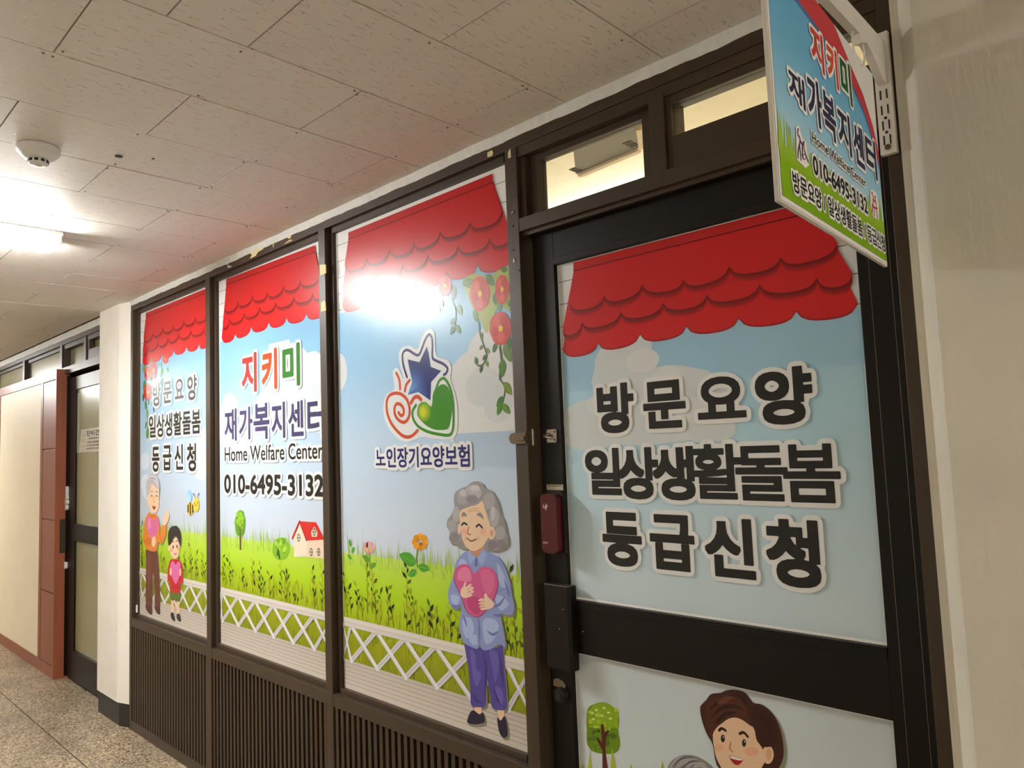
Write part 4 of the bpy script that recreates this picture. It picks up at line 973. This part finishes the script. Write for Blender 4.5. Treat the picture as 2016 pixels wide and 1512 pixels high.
for q in ([(735, 606), (722, 614)], [(740, 622), (724, 628)], [(790, 672), (806, 676)], [(788, 688), (804, 690)], [(794, 702), (808, 702)]): P.stroke(G, 13.3, q, .002, (190, 130, 100))
P.build()

# ---------------- door upper poster
SKYD = [(1.05, (206, 222, 230)), (1.25, (198, 220, 232)), (1.5, (178, 214, 230)), (1.75, (166, 208, 232)), (1.95, (160, 204, 232))]
P = poster('door_poster', 'upper door poster with large black lettering under a red scalloped roof', DOOR, (-1.283, -.493, 1.0495, 1.9535))
P.grad('sky_print', 1, P.b[0]+.004, P.b[1]-.006, [(z, c) for z, c in [(1.056, SKYD[0][1])]+SKYD[1:]])
siding(P, 1.69, 1.951, P.b[0]+.004, P.b[1]-.004)
P.grad('sky_print', 2.6, P.b[0]+.004, P.b[1]-.004, [(1.60, (168, 209, 231)), (1.713, (165, 207, 232))]); P.grad('sky_print', 2.7, -1.245, -.54, [(1.70, (166, 208, 232)), (1.745, (165, 207, 232))])
CC = (220, 226, 228)
for c, r in (((-1.20, 1.52), (.09, .055)), ((-1.08, 1.62), (.10, .08)), ((-1.05, 1.70), (.06, .06)), ((-.95, 1.56), (.15, .08)), ((-.86, 1.53), (.10, .06)), ((-1.02, 1.50), (.20, .05)), ((-1.20, 1.47), (.08, .03)), ((-.85, 1.48), (.07, .03)), ((-1.10, 1.66), (.07, .06))): cloud(P, c, r, 2.8, CC)
for c, r in (((-1.02, 1.66), (.05, .03)), ((-.95, 1.60), (.05, .04)), ((-1.15, 1.56), (.05, .03)), ((-.90, 1.53), (.06, .03))): cloud(P, c, r, 3.0, (228, 232, 234))
P.crop = (1060, 400, 2.52)
rows = [P.px(r) for r in ([(160, 500), (332, 460), (520, 405), (725, 380), (952, 315), (1205, 270), (1490, 200)],
        [(125, 625), (220, 590), (413, 540), (622, 495), (840, 455), (1100, 405), (1385, 370), (1560, 350)],
        [(125, 725), (300, 690), (507, 645), (737, 605), (997, 565), (1282, 530), (1585, 495)])]
tl, rl = P.px([(180, 296), (180, 335)])
awning(P, tl, (-.575, tl[1]), rl, (-.572, rl[1]), rows, RED, .024, layer=4)
glyphs(P, 2.52, 1060, 400, [('방', [(302, 1145), (472, 885)]), ('문', [(530, 1122), (727, 870)]), ('요', [(797, 1076), (1024, 848)]), ('양', [(1090, 1105), (1354, 801)])], BLK, .042, .0105, res=72)
glyphs(P, 2.7243, 1060, 860, [('일', [(263, 309), (441, 58)]), ('상', [(436, 332), (642, 53)]), ('생', [(626, 337), (834, 48)])], BLK, .038, .0105, res=72)
glyphs(P, 2.7243, 1060, 860, [('활', [(837, 331), (1087, 33)]), ('돌', [(1070, 340), (1332, 43)]), ('봄', [(1326, 349), (1612, 33)])], BLK, .029, .0105, res=72)
glyphs(P, 2.7243, 1060, 860, [('등', [(356, 684), (551, 408)]), ('급', [(611, 704), (834, 422)]), ('신', [(907, 741), (1153, 442)]), ('청', [(1238, 790), (1501, 447)])], BLK, .040, .0105, res=72)
P.build()

# ---------------- door lower poster
P = poster('door_poster', 'lower door poster with a smiling brown-haired woman and a small tree', DOOR, (-1.283, -.493, .1505, .9135))
P.grad('sky_print', 1, P.b[0]+.004, P.b[1]-.006, [(.158, (212, 222, 226)), (.60, (212, 222, 226)), (.908, (206, 216, 222))])
P.crop = (1000, 1120, 2.52)
P.poly('tree_print', 2, [(392, 800), (395, 700), (430, 670), (480, 662), (530, 690), (552, 740), (548, 800), (558, 860), (545, 905), (500, 918), (430, 908), (395, 870)], (112, 150, 24))
P.poly('tree_print', 2.3, [(398, 720), (430, 672), (480, 665), (530, 690), (548, 740), (520, 790), (460, 790), (405, 780)], (148, 184, 30))
rnd = random.Random(5)
for i in range(46):
    x, y = rnd.uniform(400, 545), rnd.uniform(680, 900)
    P.ell('tree_print', 2.6, (x, y), rnd.uniform(7, 16), rnd.uniform(6, 13), rnd.choice([(170, 204, 40), (190, 214, 60), (130, 170, 26), (150, 190, 36)]) if y < 800 else rnd.choice([(96, 132, 26), (120, 156, 26), (82, 118, 26)]), n=10, jag=.12)
for c in ((440, 700), (500, 712), (420, 715), (425, 745), (468, 728), (510, 742), (478, 690)): P.ell('tree_print', 2.8, c, 9, 6, (226, 232, 140), n=10)
P.poly('tree_print', 3, [(462, 772), (476, 768), (480, 812), (498, 796), (505, 802), (488, 835), (484, 900), (500, 1010), (470, 1010), (470, 900), (440, 845), (446, 832), (468, 862)], (96, 36, 34), smooth=False)
P.grad('meadow_print', 2, P.b[0]+.004, P.b[1]-.006, [(.158, (150, 190, 30)), (.50, (170, 206, 50)), (.565, (190, 214, 90))])
for i in range(120):
    u = rnd.uniform(P.b[0], P.b[1]); h = rnd.uniform(.03, .075); w = rnd.uniform(.004, .009); b = .57
    P.tri('meadow_print', 2.4, [(u-w, b-.02), (u+w, b-.02), (u+rnd.uniform(-.015, .015), b+h)], [(0, 1, 2)], rnd.choice([(190, 206, 50), (160, 194, 40), (206, 200, 60)]))
for q in ([(372, 960), (366, 1010), (386, 1010)], [(408, 900), (398, 1010), (420, 1010)], [(518, 880), (510, 1010), (540, 1010)], [(768, 950), (755, 1010), (780, 1010)], [(612, 965), (600, 1010), (622, 1010)], [(585, 985), (575, 1010), (595, 1010)]):
    P.poly('meadow_print', 3.3, q, (176, 192, 50), smooth=False)
G = 'grandmother_print'
gh = [(790, 1000), (815, 950), (860, 926), (900, 922), (945, 932), (1000, 965), (1035, 1010), (1050, 1080), (1030, 1150), (820, 1150), (780, 1080)]
P.poly(G, 4, gh, (140, 138, 138))
for q in ([(800, 1000), (840, 950), (900, 935)], [(830, 990), (880, 955), (940, 945)], [(880, 1000), (920, 955), (985, 970)], [(920, 1000), (950, 970), (1010, 1000)]): P.stroke(G, 4.4, q, .010, (176, 174, 174), taper=2)
for q in ([(815, 985), (860, 942), (920, 930)], [(860, 990), (910, 955), (960, 955)]): P.stroke(G, 4.6, q, .004, (100, 98, 98), taper=2)
P.poly(G, 4.8, [(820, 1040), (860, 1010), (920, 1000), (990, 1020), (1010, 1100), (960, 1180), (880, 1180), (830, 1110)], SKIN)
G = 'woman_print'
wh = [(985, 650), (1010, 620), (1055, 614), (1085, 602), (1125, 598), (1180, 614), (1218, 662), (1262, 672), (1310, 710), (1345, 770), (1365, 850), (1368, 930), (1335, 1000), (1270, 1030), (1060, 1000), (1018, 870), (990, 820), (966, 755), (955, 690), (970, 665)]
shadow(P, G, 4.5, wh, (.006, -.006)); P.poly(G, 5, wh, (70, 36, 28))
P.poly(G, 4.9, [(1080, 1010), (1240, 1000), (1270, 1090), (1360, 1130), (1380, 1240), (980, 1240), (1010, 1120), (1070, 1080)], (232, 150, 90))
P.poly(G, 5.4, [(1020, 810), (1060, 768), (1110, 738), (1175, 745), (1222, 790), (1235, 845), (1262, 885), (1280, 930), (1272, 965), (1235, 1010), (1150, 1035), (1085, 1015), (1042, 950), (1026, 890)], SKIN)
P.ell(G, 5.5, (1292, 920), 29, 46, SKIN); P.ell(G, 5.7, (1296, 918), 15, 28, (232, 180, 140))
P.poly(G, 5.8, [(985, 690), (1040, 640), (1120, 628), (1180, 660), (1190, 720), (1215, 780), (1160, 745), (1110, 735), (1060, 765), (1022, 810), (1018, 850), (995, 800)], (84, 44, 32))
P.poly(G, 5.8, [(1205, 690), (1260, 690), (1310, 740), (1338, 810), (1340, 870), (1310, 880), (1270, 880), (1245, 850), (1225, 780)], (62, 30, 24))
for q in ([(1000, 700), (1050, 660), (1120, 650)], [(1010, 740), (1060, 690), (1130, 680), (1170, 700)], [(1030, 770), (1080, 720), (1140, 712)], [(1240, 720), (1290, 770), (1310, 840)], [(1100, 625), (1150, 630), (1190, 680)]): P.stroke(G, 6, q, .009, (52, 24, 20), taper=2)
P.poly(G, 6.0, [(1040, 660), (1090, 632), (1120, 640), (1070, 670)], (110, 62, 44))
for c in ((1069, 840), (1174, 862)): P.ell(G, 6, c, 10, 19, (28, 22, 20)); P.ell(G, 6.2, (c[0]+3, c[1]-7), 3, 5, (240, 240, 240), n=8)
P.stroke(G, 6, [(1050, 800), (1063, 790), (1082, 800)], .006, (60, 34, 26)); P.stroke(G, 6, [(1153, 816), (1172, 810), (1192, 830)], .006, (60, 34, 26))
P.stroke(G, 6, [(1108, 860), (1104, 890), (1117, 905)], .004, (214, 150, 100)); P.ell(G, 5.9, (1210, 905), 34, 22, (244, 186, 150)); P.ell(G, 5.9, (1050, 885), 20, 20, (244, 190, 154))
P.poly(G, 6, [(1100, 928), (1115, 926), (1165, 942), (1158, 962), (1140, 972), (1118, 960)], (176, 30, 34)); P.poly(G, 6.2, [(1102, 929), (1118, 928), (1163, 942), (1155, 949), (1115, 940)], (244, 240, 234))
P.build()

# ------------------------------------------------------------------ small print on the red lock and its sticker
LOCKP = Plane((0, YD-.0364, 0), (1, 0, 0), (0, -1, 0))
P = Poster(dl, LOCKP, (-1.4, -1.2, 1.1, 1.4)); EP = EPS
text(P, 'lettering', 1, 'EVNC', [(-1.332, 1.197), (-1.315, 1.2025)], (190, 150, 150), .04, 0, uv=True, res=30)
for q in ([(-1.327, 1.301), (-1.323, 1.289)], [(-1.318, 1.303), (-1.318, 1.286)], [(-1.313, 1.301), (-1.317, 1.289)], [(-1.328, 1.294), (-1.312, 1.296)]): P.stroke('emblem', 1, q, .0018, (214, 190, 190), smooth=False, uv=True)
P.build()
P = Poster(st, Plane((0, YD-.0012, 0), (1, 0, 0), (0, -1, 0)), (-1.4, -1.2, 1.1, 1.5))
text(P, 'lettering', 1, 'PUNGNAM', [(-1.338, 1.3465), (-1.290, 1.3505)], (60, 50, 44), .05, 0, uv=True, res=30)
P.build()

# ------------------------------------------------------------------ projecting sign on a slotted bracket
SO = Vector((-.378, .899, 0)); SU = Vector((-.033, .531, 0)).normalized(); SN = Vector((SU.y, -SU.x, 0)); SW = .532; SZ0, SZ1 = 1.761, 2.128
sg = empty('hanging_sign'); tag(sg, 'projecting shop sign board with red arch, centre name and phone number', 'sign')
def sbox(name, m, parent, u0, u1, n0, n1, z0, z1, bevel=0):
    mb = MB(); vs = [SO+SU*u+SN*n+Vector((0, 0, z)) for u in (u0, u1) for n in (n0, n1) for z in (z0, z1)]
    mb.add(vs, [(0, 1, 3, 2), (4, 6, 7, 5), (0, 4, 5, 1), (2, 3, 7, 6), (0, 2, 6, 4), (1, 5, 7, 3)]); return mb.build(name, m, parent, bevel)
sbox('board', WHITEM, sg, 0, SW, -.007, -.0005, SZ0, SZ1, .001)
SP = Plane(SO, SU, SN)
P = Poster(sg, SP, (.003, SW-.003, SZ0+.003, SZ1-.003)); P.mat = PRINT_MATTE
P.tri('film', 0, [(0, 0), (9, 0), (9, 9), (0, 9)], [(0, 1, 2, 3)], (236, 234, 228))
q = .009; U0, U1, V0, V1 = q, SW-q*.7, SZ0+q, SZ1-.006
P.grad('sky_print', 1, U0, U1, [(V0, (206, 220, 222)), (1.83, (200, 222, 232)), (1.90, (150, 200, 228)), (2.0, (108, 176, 216)), (V1, (96, 164, 210))])
# red arch with a white corner beyond it
ar = [(.0, V1-.004), (.10, V1-.006), (.20, V1-.012), (.30, V1-.022), (.38, V1-.038), (.45, V1-.068), (.50, V1-.108), (SW-.004, V1-.15)]
P.loops('arch_print', 2, [[(U0, V1), (SW, V1)] + [(a, b-.034) for a, b in ar[::-1]]], (84, 112, 170))
P.loops('arch_print', 2.5, [[(U0, V1+.01), (SW, V1+.01)] + [(a, b-.027) for a, b in ar[::-1]]], (196, 60, 66))
P.loops('arch_print', 3, [[(.30, V1+.01), (SW, V1+.01)] + [(a, b+.004) for a, b in ar[:3:-1]]], (226, 224, 220))
P.grad('meadow_print', 2, U0, U1, [(V0, (122, 168, 10)), (1.82, (134, 180, 12)), (1.842, (160, 196, 60))])
for i in range(170):
    u = rnd.uniform(U0, U1); e = abs(u-.26)/.26; h = rnd.uniform(.012, .03)+.03*e*e; b = 1.835
    P.tri('meadow_print', 2.4, [(u-.004, b), (u+.004, b), (u+rnd.uniform(-.006, .006), b+h)], [(0, 1, 2)], [(150, 190, 40), (150, 190, 40), (170, 200, 110)])
P.crop = (1480, 0, 2.7)
for t, pts, c in (('지', [(303, 118), (312, 285), (368, 200), (379, 402)], (196, 62, 56)), ('키', [(390, 262), (398, 380), (440, 275), (459, 488)], (206, 78, 50)), ('미', [(463, 318), (470, 450), (514, 350), (528, 572)], (44, 92, 52))):
    text(P, 'lettering', 5, t, pts, c, .038, .0055, square=False, res=44)
P.crop = (1500, 160, 6.3)
for t, pts in (('재', [(300, -200), (330, 60), (505, 20), (515, 370)]), ('가', [(540, -120), (560, 290), (718, 230), (700, 590)]), ('복', [(738, 95), (742, 380), (905, 545), (893, 770)]), ('지', [(920, 290), (940, 690), (1070, 480), (1085, 940)]), ('센', [(1110, 480), (1120, 740), (1265, 1050), (1255, 1105)]), ('터', [(1258, 650), (1290, 980), (1385, 760), (1405, 1230)])):
    text(P, 'lettering', 5, t, pts, (44, 44, 78), .032, .0055, square=False, res=44)
text(P, 'lettering', 5, 'Home Welfare Center', [(600, 625), (612, 755), (1268, 1230), (1268, 1318)], (40, 38, 40), .014, .003, res=44)
P.crop = (1480, 0, 2.7)
text(P, 'lettering', 5, '010-6495-3132', [(316, 842), (325, 925), (606, 1058), (606, 1128)], (34, 32, 36), .04, .004, square=False, res=40)
text(P, 'lettering', 5, '방문요양 / 일상생활돌봄 / 등급신청', [(206, 900), (214, 1003), (700, 1268), (700, 1340)], (34, 32, 36), .02, .004, res=44)
for pts, c in ((([(238, 690), (238, 716), (250, 745), (240, 800), (238, 840)], [(250, 750), (262, 770), (270, 760)], [(246, 770), (255, 850)], [(268, 765), (272, 800), (285, 840), (292, 862)], [(262, 770), (262, 830)]), (84, 50, 92)),
               (([(632, 1025), (640, 1060), (634, 1130)], [(648, 1045), (655, 1085), (662, 1160)], [(634, 1090), (648, 1105), (660, 1110)], [(640, 1060), (650, 1075)], [(646, 1110), (645, 1150)]), (176, 42, 56))):
    P.poly('icon_outline', 4, [(a, b) for a, b in ([(228, 672), (246, 672), (262, 735), (284, 760), (298, 880), (280, 895), (232, 850)] if c[0] == 84 else [(624, 1010), (640, 1010), (658, 1030), (672, 1090), (668, 1172), (640, 1155), (626, 1100)])], (236, 234, 230), smooth=False)
    for s_ in pts: P.stroke('icon', 5, s_, .0035, c)
P.ell('icon', 5, (238, 690), 4, 7, (84, 50, 92)); P.ell('icon', 5, (268, 758), 4, 7, (84, 50, 92)); P.ell('icon', 5, (272, 835), 9, 17, (84, 50, 92)); P.ell('icon', 5.3, (272, 835), 6, 12, (220, 220, 226)); P.ell('icon', 5, (633, 1026), 3, 7, (176, 42, 56)); P.ell('icon', 5, (650, 1048), 3, 7, (176, 42, 56))
P.build()
# bracket: slotted wall standard with a channel arm
br = empty('sign_bracket'); tag(br, 'white slotted steel bracket screwed to the door frame carrying the sign', 'bracket')
B('standard', WHITEM, br, (-.420, -.391, YF-.012, YF+.001, 1.984, 2.222), bevel=.001)
st2 = [c for c in br.children][0]
for z in (2.10, 2.070, 2.040, 2.011):
    for x in (-.4115, -.4005):
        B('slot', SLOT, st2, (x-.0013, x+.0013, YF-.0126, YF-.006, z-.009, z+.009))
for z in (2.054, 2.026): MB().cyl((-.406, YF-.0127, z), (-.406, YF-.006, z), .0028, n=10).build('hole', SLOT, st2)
for z in (2.196, 1.997): MB().cyl((-.406, YF-.0135, z), (-.406, YF-.006, z), .0055, .005, n=14).build('screw', BRASS, st2)
am = MB(); prof = [(YF-.010, 2.203), (YF-.010, 2.118), (1.452, 2.118), (1.40, 2.150), (1.372, 2.160), (1.345, 2.150), (1.335, 2.164), (.86, 2.164), (.86, 2.203)]
n = len(prof); tr = tessellate_polygon([[Vector((a, b, 0)) for a, b in prof]])
for x in (-.412, -.398): am.add([(x, a, b) for a, b in prof], tr)
am.add([(x, a, b) for x in (-.412, -.398) for a, b in prof], [(i, (i+1) % n, n+(i+1) % n, n+i) for i in range(n)])
am.build('arm', WHITEM, br, bevel=.001)
for y0 in (1.345, .98):
    c = (-.401+.0, y0, 2.142); rg = []
    for i in range(21):
        a = i*2*math.pi/20; rg.append((c[0]-.004, c[1]+.030*math.cos(a), 2.146+.034*math.sin(a)))
    ro = MB().tube(rg, .0018, 6).build('hanging_ring', WHITEM, None); tag(ro, 'white wire ring tying the sign to its arm %s' % ('next to the slotted bracket' if y0 > 1.2 else 'near the free end'), 'ring', 'sign rings')

# ------------------------------------------------------------------ far shop beyond the pillar
YL = 1.52
ff = empty('wall_neighbour_shopfront'); tag(ff, 'dark bronze frame of the neighbouring shopfront beyond the pillar', 'shopfront', kind='structure')
B('header', BRONZE, ff, (-9.6, -4.872, YL, 1.62, 2.295, 2.338), bevel=.0015)
for a, b in ((-8.02, -7.96), (-6.985, -6.925), (-5.950, -5.893)): B('post', BRONZE, ff, (a, b, YL, 1.62, 0, 2.295), bevel=.0015)
B('transom_rail', BRONZE, ff, (-5.893, -4.872, YL, 1.62, 2.078, 2.130), bevel=.0015)
B('infill_sheet', BRONZE, ff, (-9.6, -5.95, YL+.03, 1.60, 0, 2.02))
for i, (a, b) in enumerate(((-9.6, -8.02), (-7.96, -6.985), (-6.925, -5.950))):
    wn = empty('window_%d' % (5+i)); tag(wn, 'high strip window with greenish frosted glass above the wood panel, %s' % ['farthest bay', 'middle bay', 'bay beside the neighbouring door'][i], 'window', kind='structure')
    B('bead', BRONZE, wn, (a, a+.020, YL+.02, YL+.045, 2.02, 2.295), (b-.02, b, YL+.02, YL+.045, 2.02, 2.295), (a+.02, b-.02, YL+.02, YL+.045, 2.270, 2.295), (a+.02, b-.02, YL+.02, YL+.045, 2.02, 2.04), bevel=.001)
    B('frosted_pane', FROST, wn, (a+.02, b-.02, YL+.036, YL+.042, 2.04, 2.270))
wn = empty('window_8'); tag(wn, 'small sliding transom window above the neighbouring door', 'window', kind='structure')
B('mullion', BRONZE, wn, (-5.42, -5.37, YL+.004, 1.6, 2.130, 2.295), bevel=.001)
B('sash', BRONZE, wn, (-5.893, -5.873, YL+.01, YL+.05, 2.130, 2.295), (-5.873, -4.872, YL+.01, YL+.05, 2.262, 2.295), (-5.37, -4.872, YL+.012, YL+.04, 2.130, 2.200), (-5.37, -5.33, YL+.012, YL+.04, 2.2, 2.262), (-5.46, -5.42, YL+.03, YL+.05, 2.13, 2.262), bevel=.001)
B('frosted_pane', FROST, wn, (-5.873, -4.872, YL+.050, YL+.054, 2.130, 2.262))
d2 = empty('door_2'); tag(d2, 'neighbouring dark metal door with greenish frosted panes', 'door', kind='structure')
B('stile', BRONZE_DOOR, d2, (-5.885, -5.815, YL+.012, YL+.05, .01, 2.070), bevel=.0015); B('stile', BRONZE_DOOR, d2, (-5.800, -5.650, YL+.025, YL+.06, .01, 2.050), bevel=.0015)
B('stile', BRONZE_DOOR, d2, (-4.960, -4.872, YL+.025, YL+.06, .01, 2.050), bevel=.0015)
B('top_rail', BRONZE, d2, (-5.650, -4.960, YL+.025, YL+.06, 1.960, 2.050), bevel=.001)
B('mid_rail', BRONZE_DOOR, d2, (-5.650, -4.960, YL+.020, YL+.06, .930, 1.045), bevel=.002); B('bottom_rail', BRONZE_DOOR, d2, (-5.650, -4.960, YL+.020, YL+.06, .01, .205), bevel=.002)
B('frosted_pane', FROST, d2, (-5.652, -4.958, YL+.036, YL+.042, 1.045, 1.960)); B('frosted_pane', FROST, d2, (-5.652, -4.958, YL+.036, YL+.042, .205, .930))
B('handle', BRONZE, d2, (-5.872, -5.812, YL-.022, YL+.014, .840, 1.070), bevel=.002)
for x, z, w, h in ((-5.845, 1.090, .022, .020), (-5.80, 1.215, .016, .016), (-5.80, 1.185, .024, .020), (-5.80, 1.250, .008, .045), (-5.80, 1.150, .012, .020), (-5.82, .75, .02, .03)):
    MB().prism([(x-w, z-h*.3), (x-w*.3, z-h), (x+w, z-h*.4), (x+w*.6, z+h*.8), (x-w*.5, z+h)], YL+.008, YL+.026).build('tape_remnant', CAULK, d2)
# flyer on its glass
FLP = Plane((0, YL+.0345, 0), (1, 0, 0), (0, -1, 0))
fy = empty('flyer'); tag(fy, 'white architect office notice stuck on the neighbouring door glass', 'notice')
P = Poster(fy, FLP, (-5.66, -4.70, 1.45, 1.75))
P.tri('sheet', 0, [(-5.600, 1.524), (-4.86, 1.524), (-4.86, 1.678), (-5.565, 1.678)], [(0, 1, 2, 3)], (238, 232, 220))
text(P, 'lettering', 2, '단비건축사사무소', [(-5.440, 1.628), (-4.74, 1.668)], (50, 44, 40), .035, 0, uv=True, res=36)
for z, u0, u1, k in ((1.612, -5.40, -4.9, 26), (1.588, -5.44, -5.18, 12), (1.567, -5.44, -4.98, 22), (1.546, -5.44, -5.06, 18)):
    for i in range(k):
        a = u0+(u1-u0)*i/k; w = (u1-u0)/k*rnd.uniform(.45, .8); P.tri('small_print', 2, [(a, z-.005), (a+w, z-.005), (a+w, z+.006), (a, z+.006)], [(0, 1, 2, 3)], rnd.choice([(110, 100, 92), (140, 130, 120), (90, 84, 78)]))
for z in (1.638, 1.600, 1.562):
    for j in range(3):
        a = -5.545+.027*j; P.stroke('small_print', 2, [(a, z-.009), (a+.016, z+.002), (a+.004, z+.010)], .005, (176, 164, 152), uv=True)
for z in (1.660, 1.538): P.tri('small_print', 2, [(-5.55, z), (-5.46, z), (-5.46, z+.003), (-5.55, z+.003)], [(0, 1, 2, 3)], (190, 178, 166))
P.build()
MB().prism([(-5.655, 1.520), (-5.600, 1.522), (-5.600, 1.930), (-5.648, 1.935)], YL+.0335, YL+.0355).build('tape_strip', mat('clear_tape', (176, 180, 160), .25), fy)

# wood framed wall panel with cream boards
wp = empty('wood_wall_panel'); tag(wp, 'red-brown wood framed wall panel with a large cream board beyond the pillar', 'wall panel')
WF, WB = 1.470, 1.552
B('top_rail', WOOD, wp, (-9.5, -5.832, WF, WB, 2.046, 2.113), bevel=.001)
B('bottom_rail', WOOD, wp, (-9.5, -5.832, WF, WB, 0, .080), bevel=.001)
B('side_board', WOOD, wp, (-5.832, -5.816, WF-.002, WB, 0, 2.114), bevel=.001)
B('backing', WOOD, wp, (-9.5, -5.832, WF+.012, WB, .08, 2.046))
zs = [.080, .566, 1.064, 1.558, 2.046]
for a, b in zip(zs[:-1], zs[1:]):
    B('narrow_panel', WOOD, wp, (-6.150, -5.834, WF+.002, WF+.02, a+.005, b-.005), bevel=.001)
B('stile', WOOD, wp, (-6.215, -6.158, WF, WF+.02, .080, 2.046), bevel=.001); B('stile', WOOD, wp, (-7.545, -7.480, WF, WF+.02, .080, 2.046), bevel=.001)
B('cream_board', BOARD, wp, (-7.472, -6.217, WF+.003, WF+.02, .083, 2.043)); B('cream_board', BOARD, wp, (-9.5, -7.552, WF+.003, WF+.02, .083, 2.043))

# ------------------------------------------------------------------ things on the ceiling
def ceiling_light(x, label, off=''):
    t = empty('ceiling_light'+off); tag(t, label, 'light', 'corridor ceiling lights')
    y0, y1 = .18, .815; xa, xb = x-.078, x+.078
    B('housing', WHITEM, t, (xa-.004, xb+.004, y0-.01, y1+.01, HC-.016, HC), bevel=.002)
    B('diffuser'+off, DIFF, t, (xa, xb, y0, y1, HC-.057, HC-.014), bevel=.008)
    for y in (y0-.006, y1): B('end_cap', WHITEM, t, (xa, xb, y, y+.006, HC-.052, HC-.014))
    return t
ceiling_light(-3.28, 'bright white box-shaped ceiling lamp near the smoke detector')
# next lamp of the corridor, behind the camera's right: it lights the face of the sign, which looks away from the visible lamp
# lamp further down the corridor: it lights the cream board and wood panel, which the visible lamp alone leaves far too dark
ceiling_light(-8.7, 'white box-shaped ceiling lamp far down the corridor beyond the wood panel', '_offscreen')
ceiling_light(3.6, 'white box-shaped ceiling lamp beyond the beige pillar', '_offscreen')
sd = empty('smoke_detector'); tag(sd, 'round white smoke detector on the ceiling', 'smoke detector')
c = (-2.366, .545, HC)
MB().lathe([(0, 0), (.054, 0), (.0545, -.004), (.054, -.016), (.050, -.018), (.047, -.024), (.036, -.033), (.027, -.036), (0, -.036)], c).build('base', PLASW, sd)
MB().lathe([(0, -.034), (.0255, -.034), (.0250, -.0475), (.0235, -.0505), (.022, -.052), (0, -.052)], c).build('sensor_head', PLASW, sd)
for i in range(10):
    a = i*2*math.pi/10+.2; ca, sa = math.cos(a), math.sin(a); m = MB(); w = .0046
    vs = []
    for r in (.0235, .0258):
        for tt in (-w, w):
            for z in (-.046, -.0385): vs.append((c[0]+ca*r-sa*tt, c[1]+sa*r+ca*tt, HC+z))
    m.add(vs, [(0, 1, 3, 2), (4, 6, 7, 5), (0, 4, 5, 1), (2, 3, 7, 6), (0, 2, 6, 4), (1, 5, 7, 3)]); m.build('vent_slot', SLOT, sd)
MB().cyl((c[0], c[1], HC-.0515), (c[0], c[1], HC-.0528), .0095, n=20).build('test_button', mat('peach_button', (226, 190, 168), .5), sd)
MB().cyl((c[0]+.02, c[1]-.042, HC-.026), (c[0]+.021, c[1]-.044, HC-.029), .0025, n=8).build('indicator', PLASW, sd)

# ------------------------------------------------------------------ shop interior seen through the transom
tag(B('wall_shop_rear', CREAM, None, (-4.5, .1, 4.4, 4.5, 0, 2.75)), 'cream plaster wall at the rear of the shop', 'wall', kind='structure')
tag(B('wall_shop_left', CREAM, None, (-4.6, -4.5, 1.6, 4.5, 0, 2.75)), 'cream plaster side wall of the shop by the pillar', 'wall', kind='structure')
tag(B('wall_shop_right', CREAM, None, (.02, .12, 1.71, 4.5, 0, 2.75)), 'cream plaster side wall of the shop by the door', 'wall', kind='structure')
tag(B('ceiling_shop', CREAM, None, (-4.6, .12, 1.60, 4.5, 2.62, 2.75)), 'cream plaster ceiling inside the shop', 'ceiling', kind='structure')
tag(B('floor_shop', mat('shop_floor', (150, 140, 124), .5), None, (-4.6, .12, 1.63, 4.5, -.1, -.002)), 'plain floor inside the shop', 'floor', kind='structure')
sl = empty('ceiling_light'); tag(sl, 'white ceiling lamp inside the shop behind the posters', 'light', 'shop lamps')
B('housing', WHITEM, sl, (-2.9, -1.5, 2.95, 3.25, 2.60, 2.62)); B('diffuser', SHOPD, sl, (-2.88, -1.52, 2.97, 3.23, 2.55, 2.601))
ac = empty('wall_fan_unit'); tag(ac, 'grey box appliance with slotted corners seen through the transom', 'appliance')
fp = [(-1.481, 1.883), (-1.248, 1.911), (-1.335, 2.055), (-1.632, 2.085)]
MB().zprism(fp, 2.45, 2.63).build('body', GREYP, ac, bevel=.004)
def bar(a, b, w, z0, z1):
    a, b = Vector(a), Vector(b); d = (b-a).normalized(); nn = Vector((-d.y, d.x))*w
    return MB().zprism([tuple(a-d*w*.3), tuple(b+d*w*.3), tuple(b+d*w*.3+nn), tuple(a-d*w*.3+nn)], z0, z1)
bar(fp[2], fp[3], -.022, 2.440, 2.63).build('rim', BEIGEP, ac, bevel=.003); bar(fp[1], fp[2], -.018, 2.440, 2.63).build('rim', BEIGEP, ac, bevel=.003)
for i in range(4):
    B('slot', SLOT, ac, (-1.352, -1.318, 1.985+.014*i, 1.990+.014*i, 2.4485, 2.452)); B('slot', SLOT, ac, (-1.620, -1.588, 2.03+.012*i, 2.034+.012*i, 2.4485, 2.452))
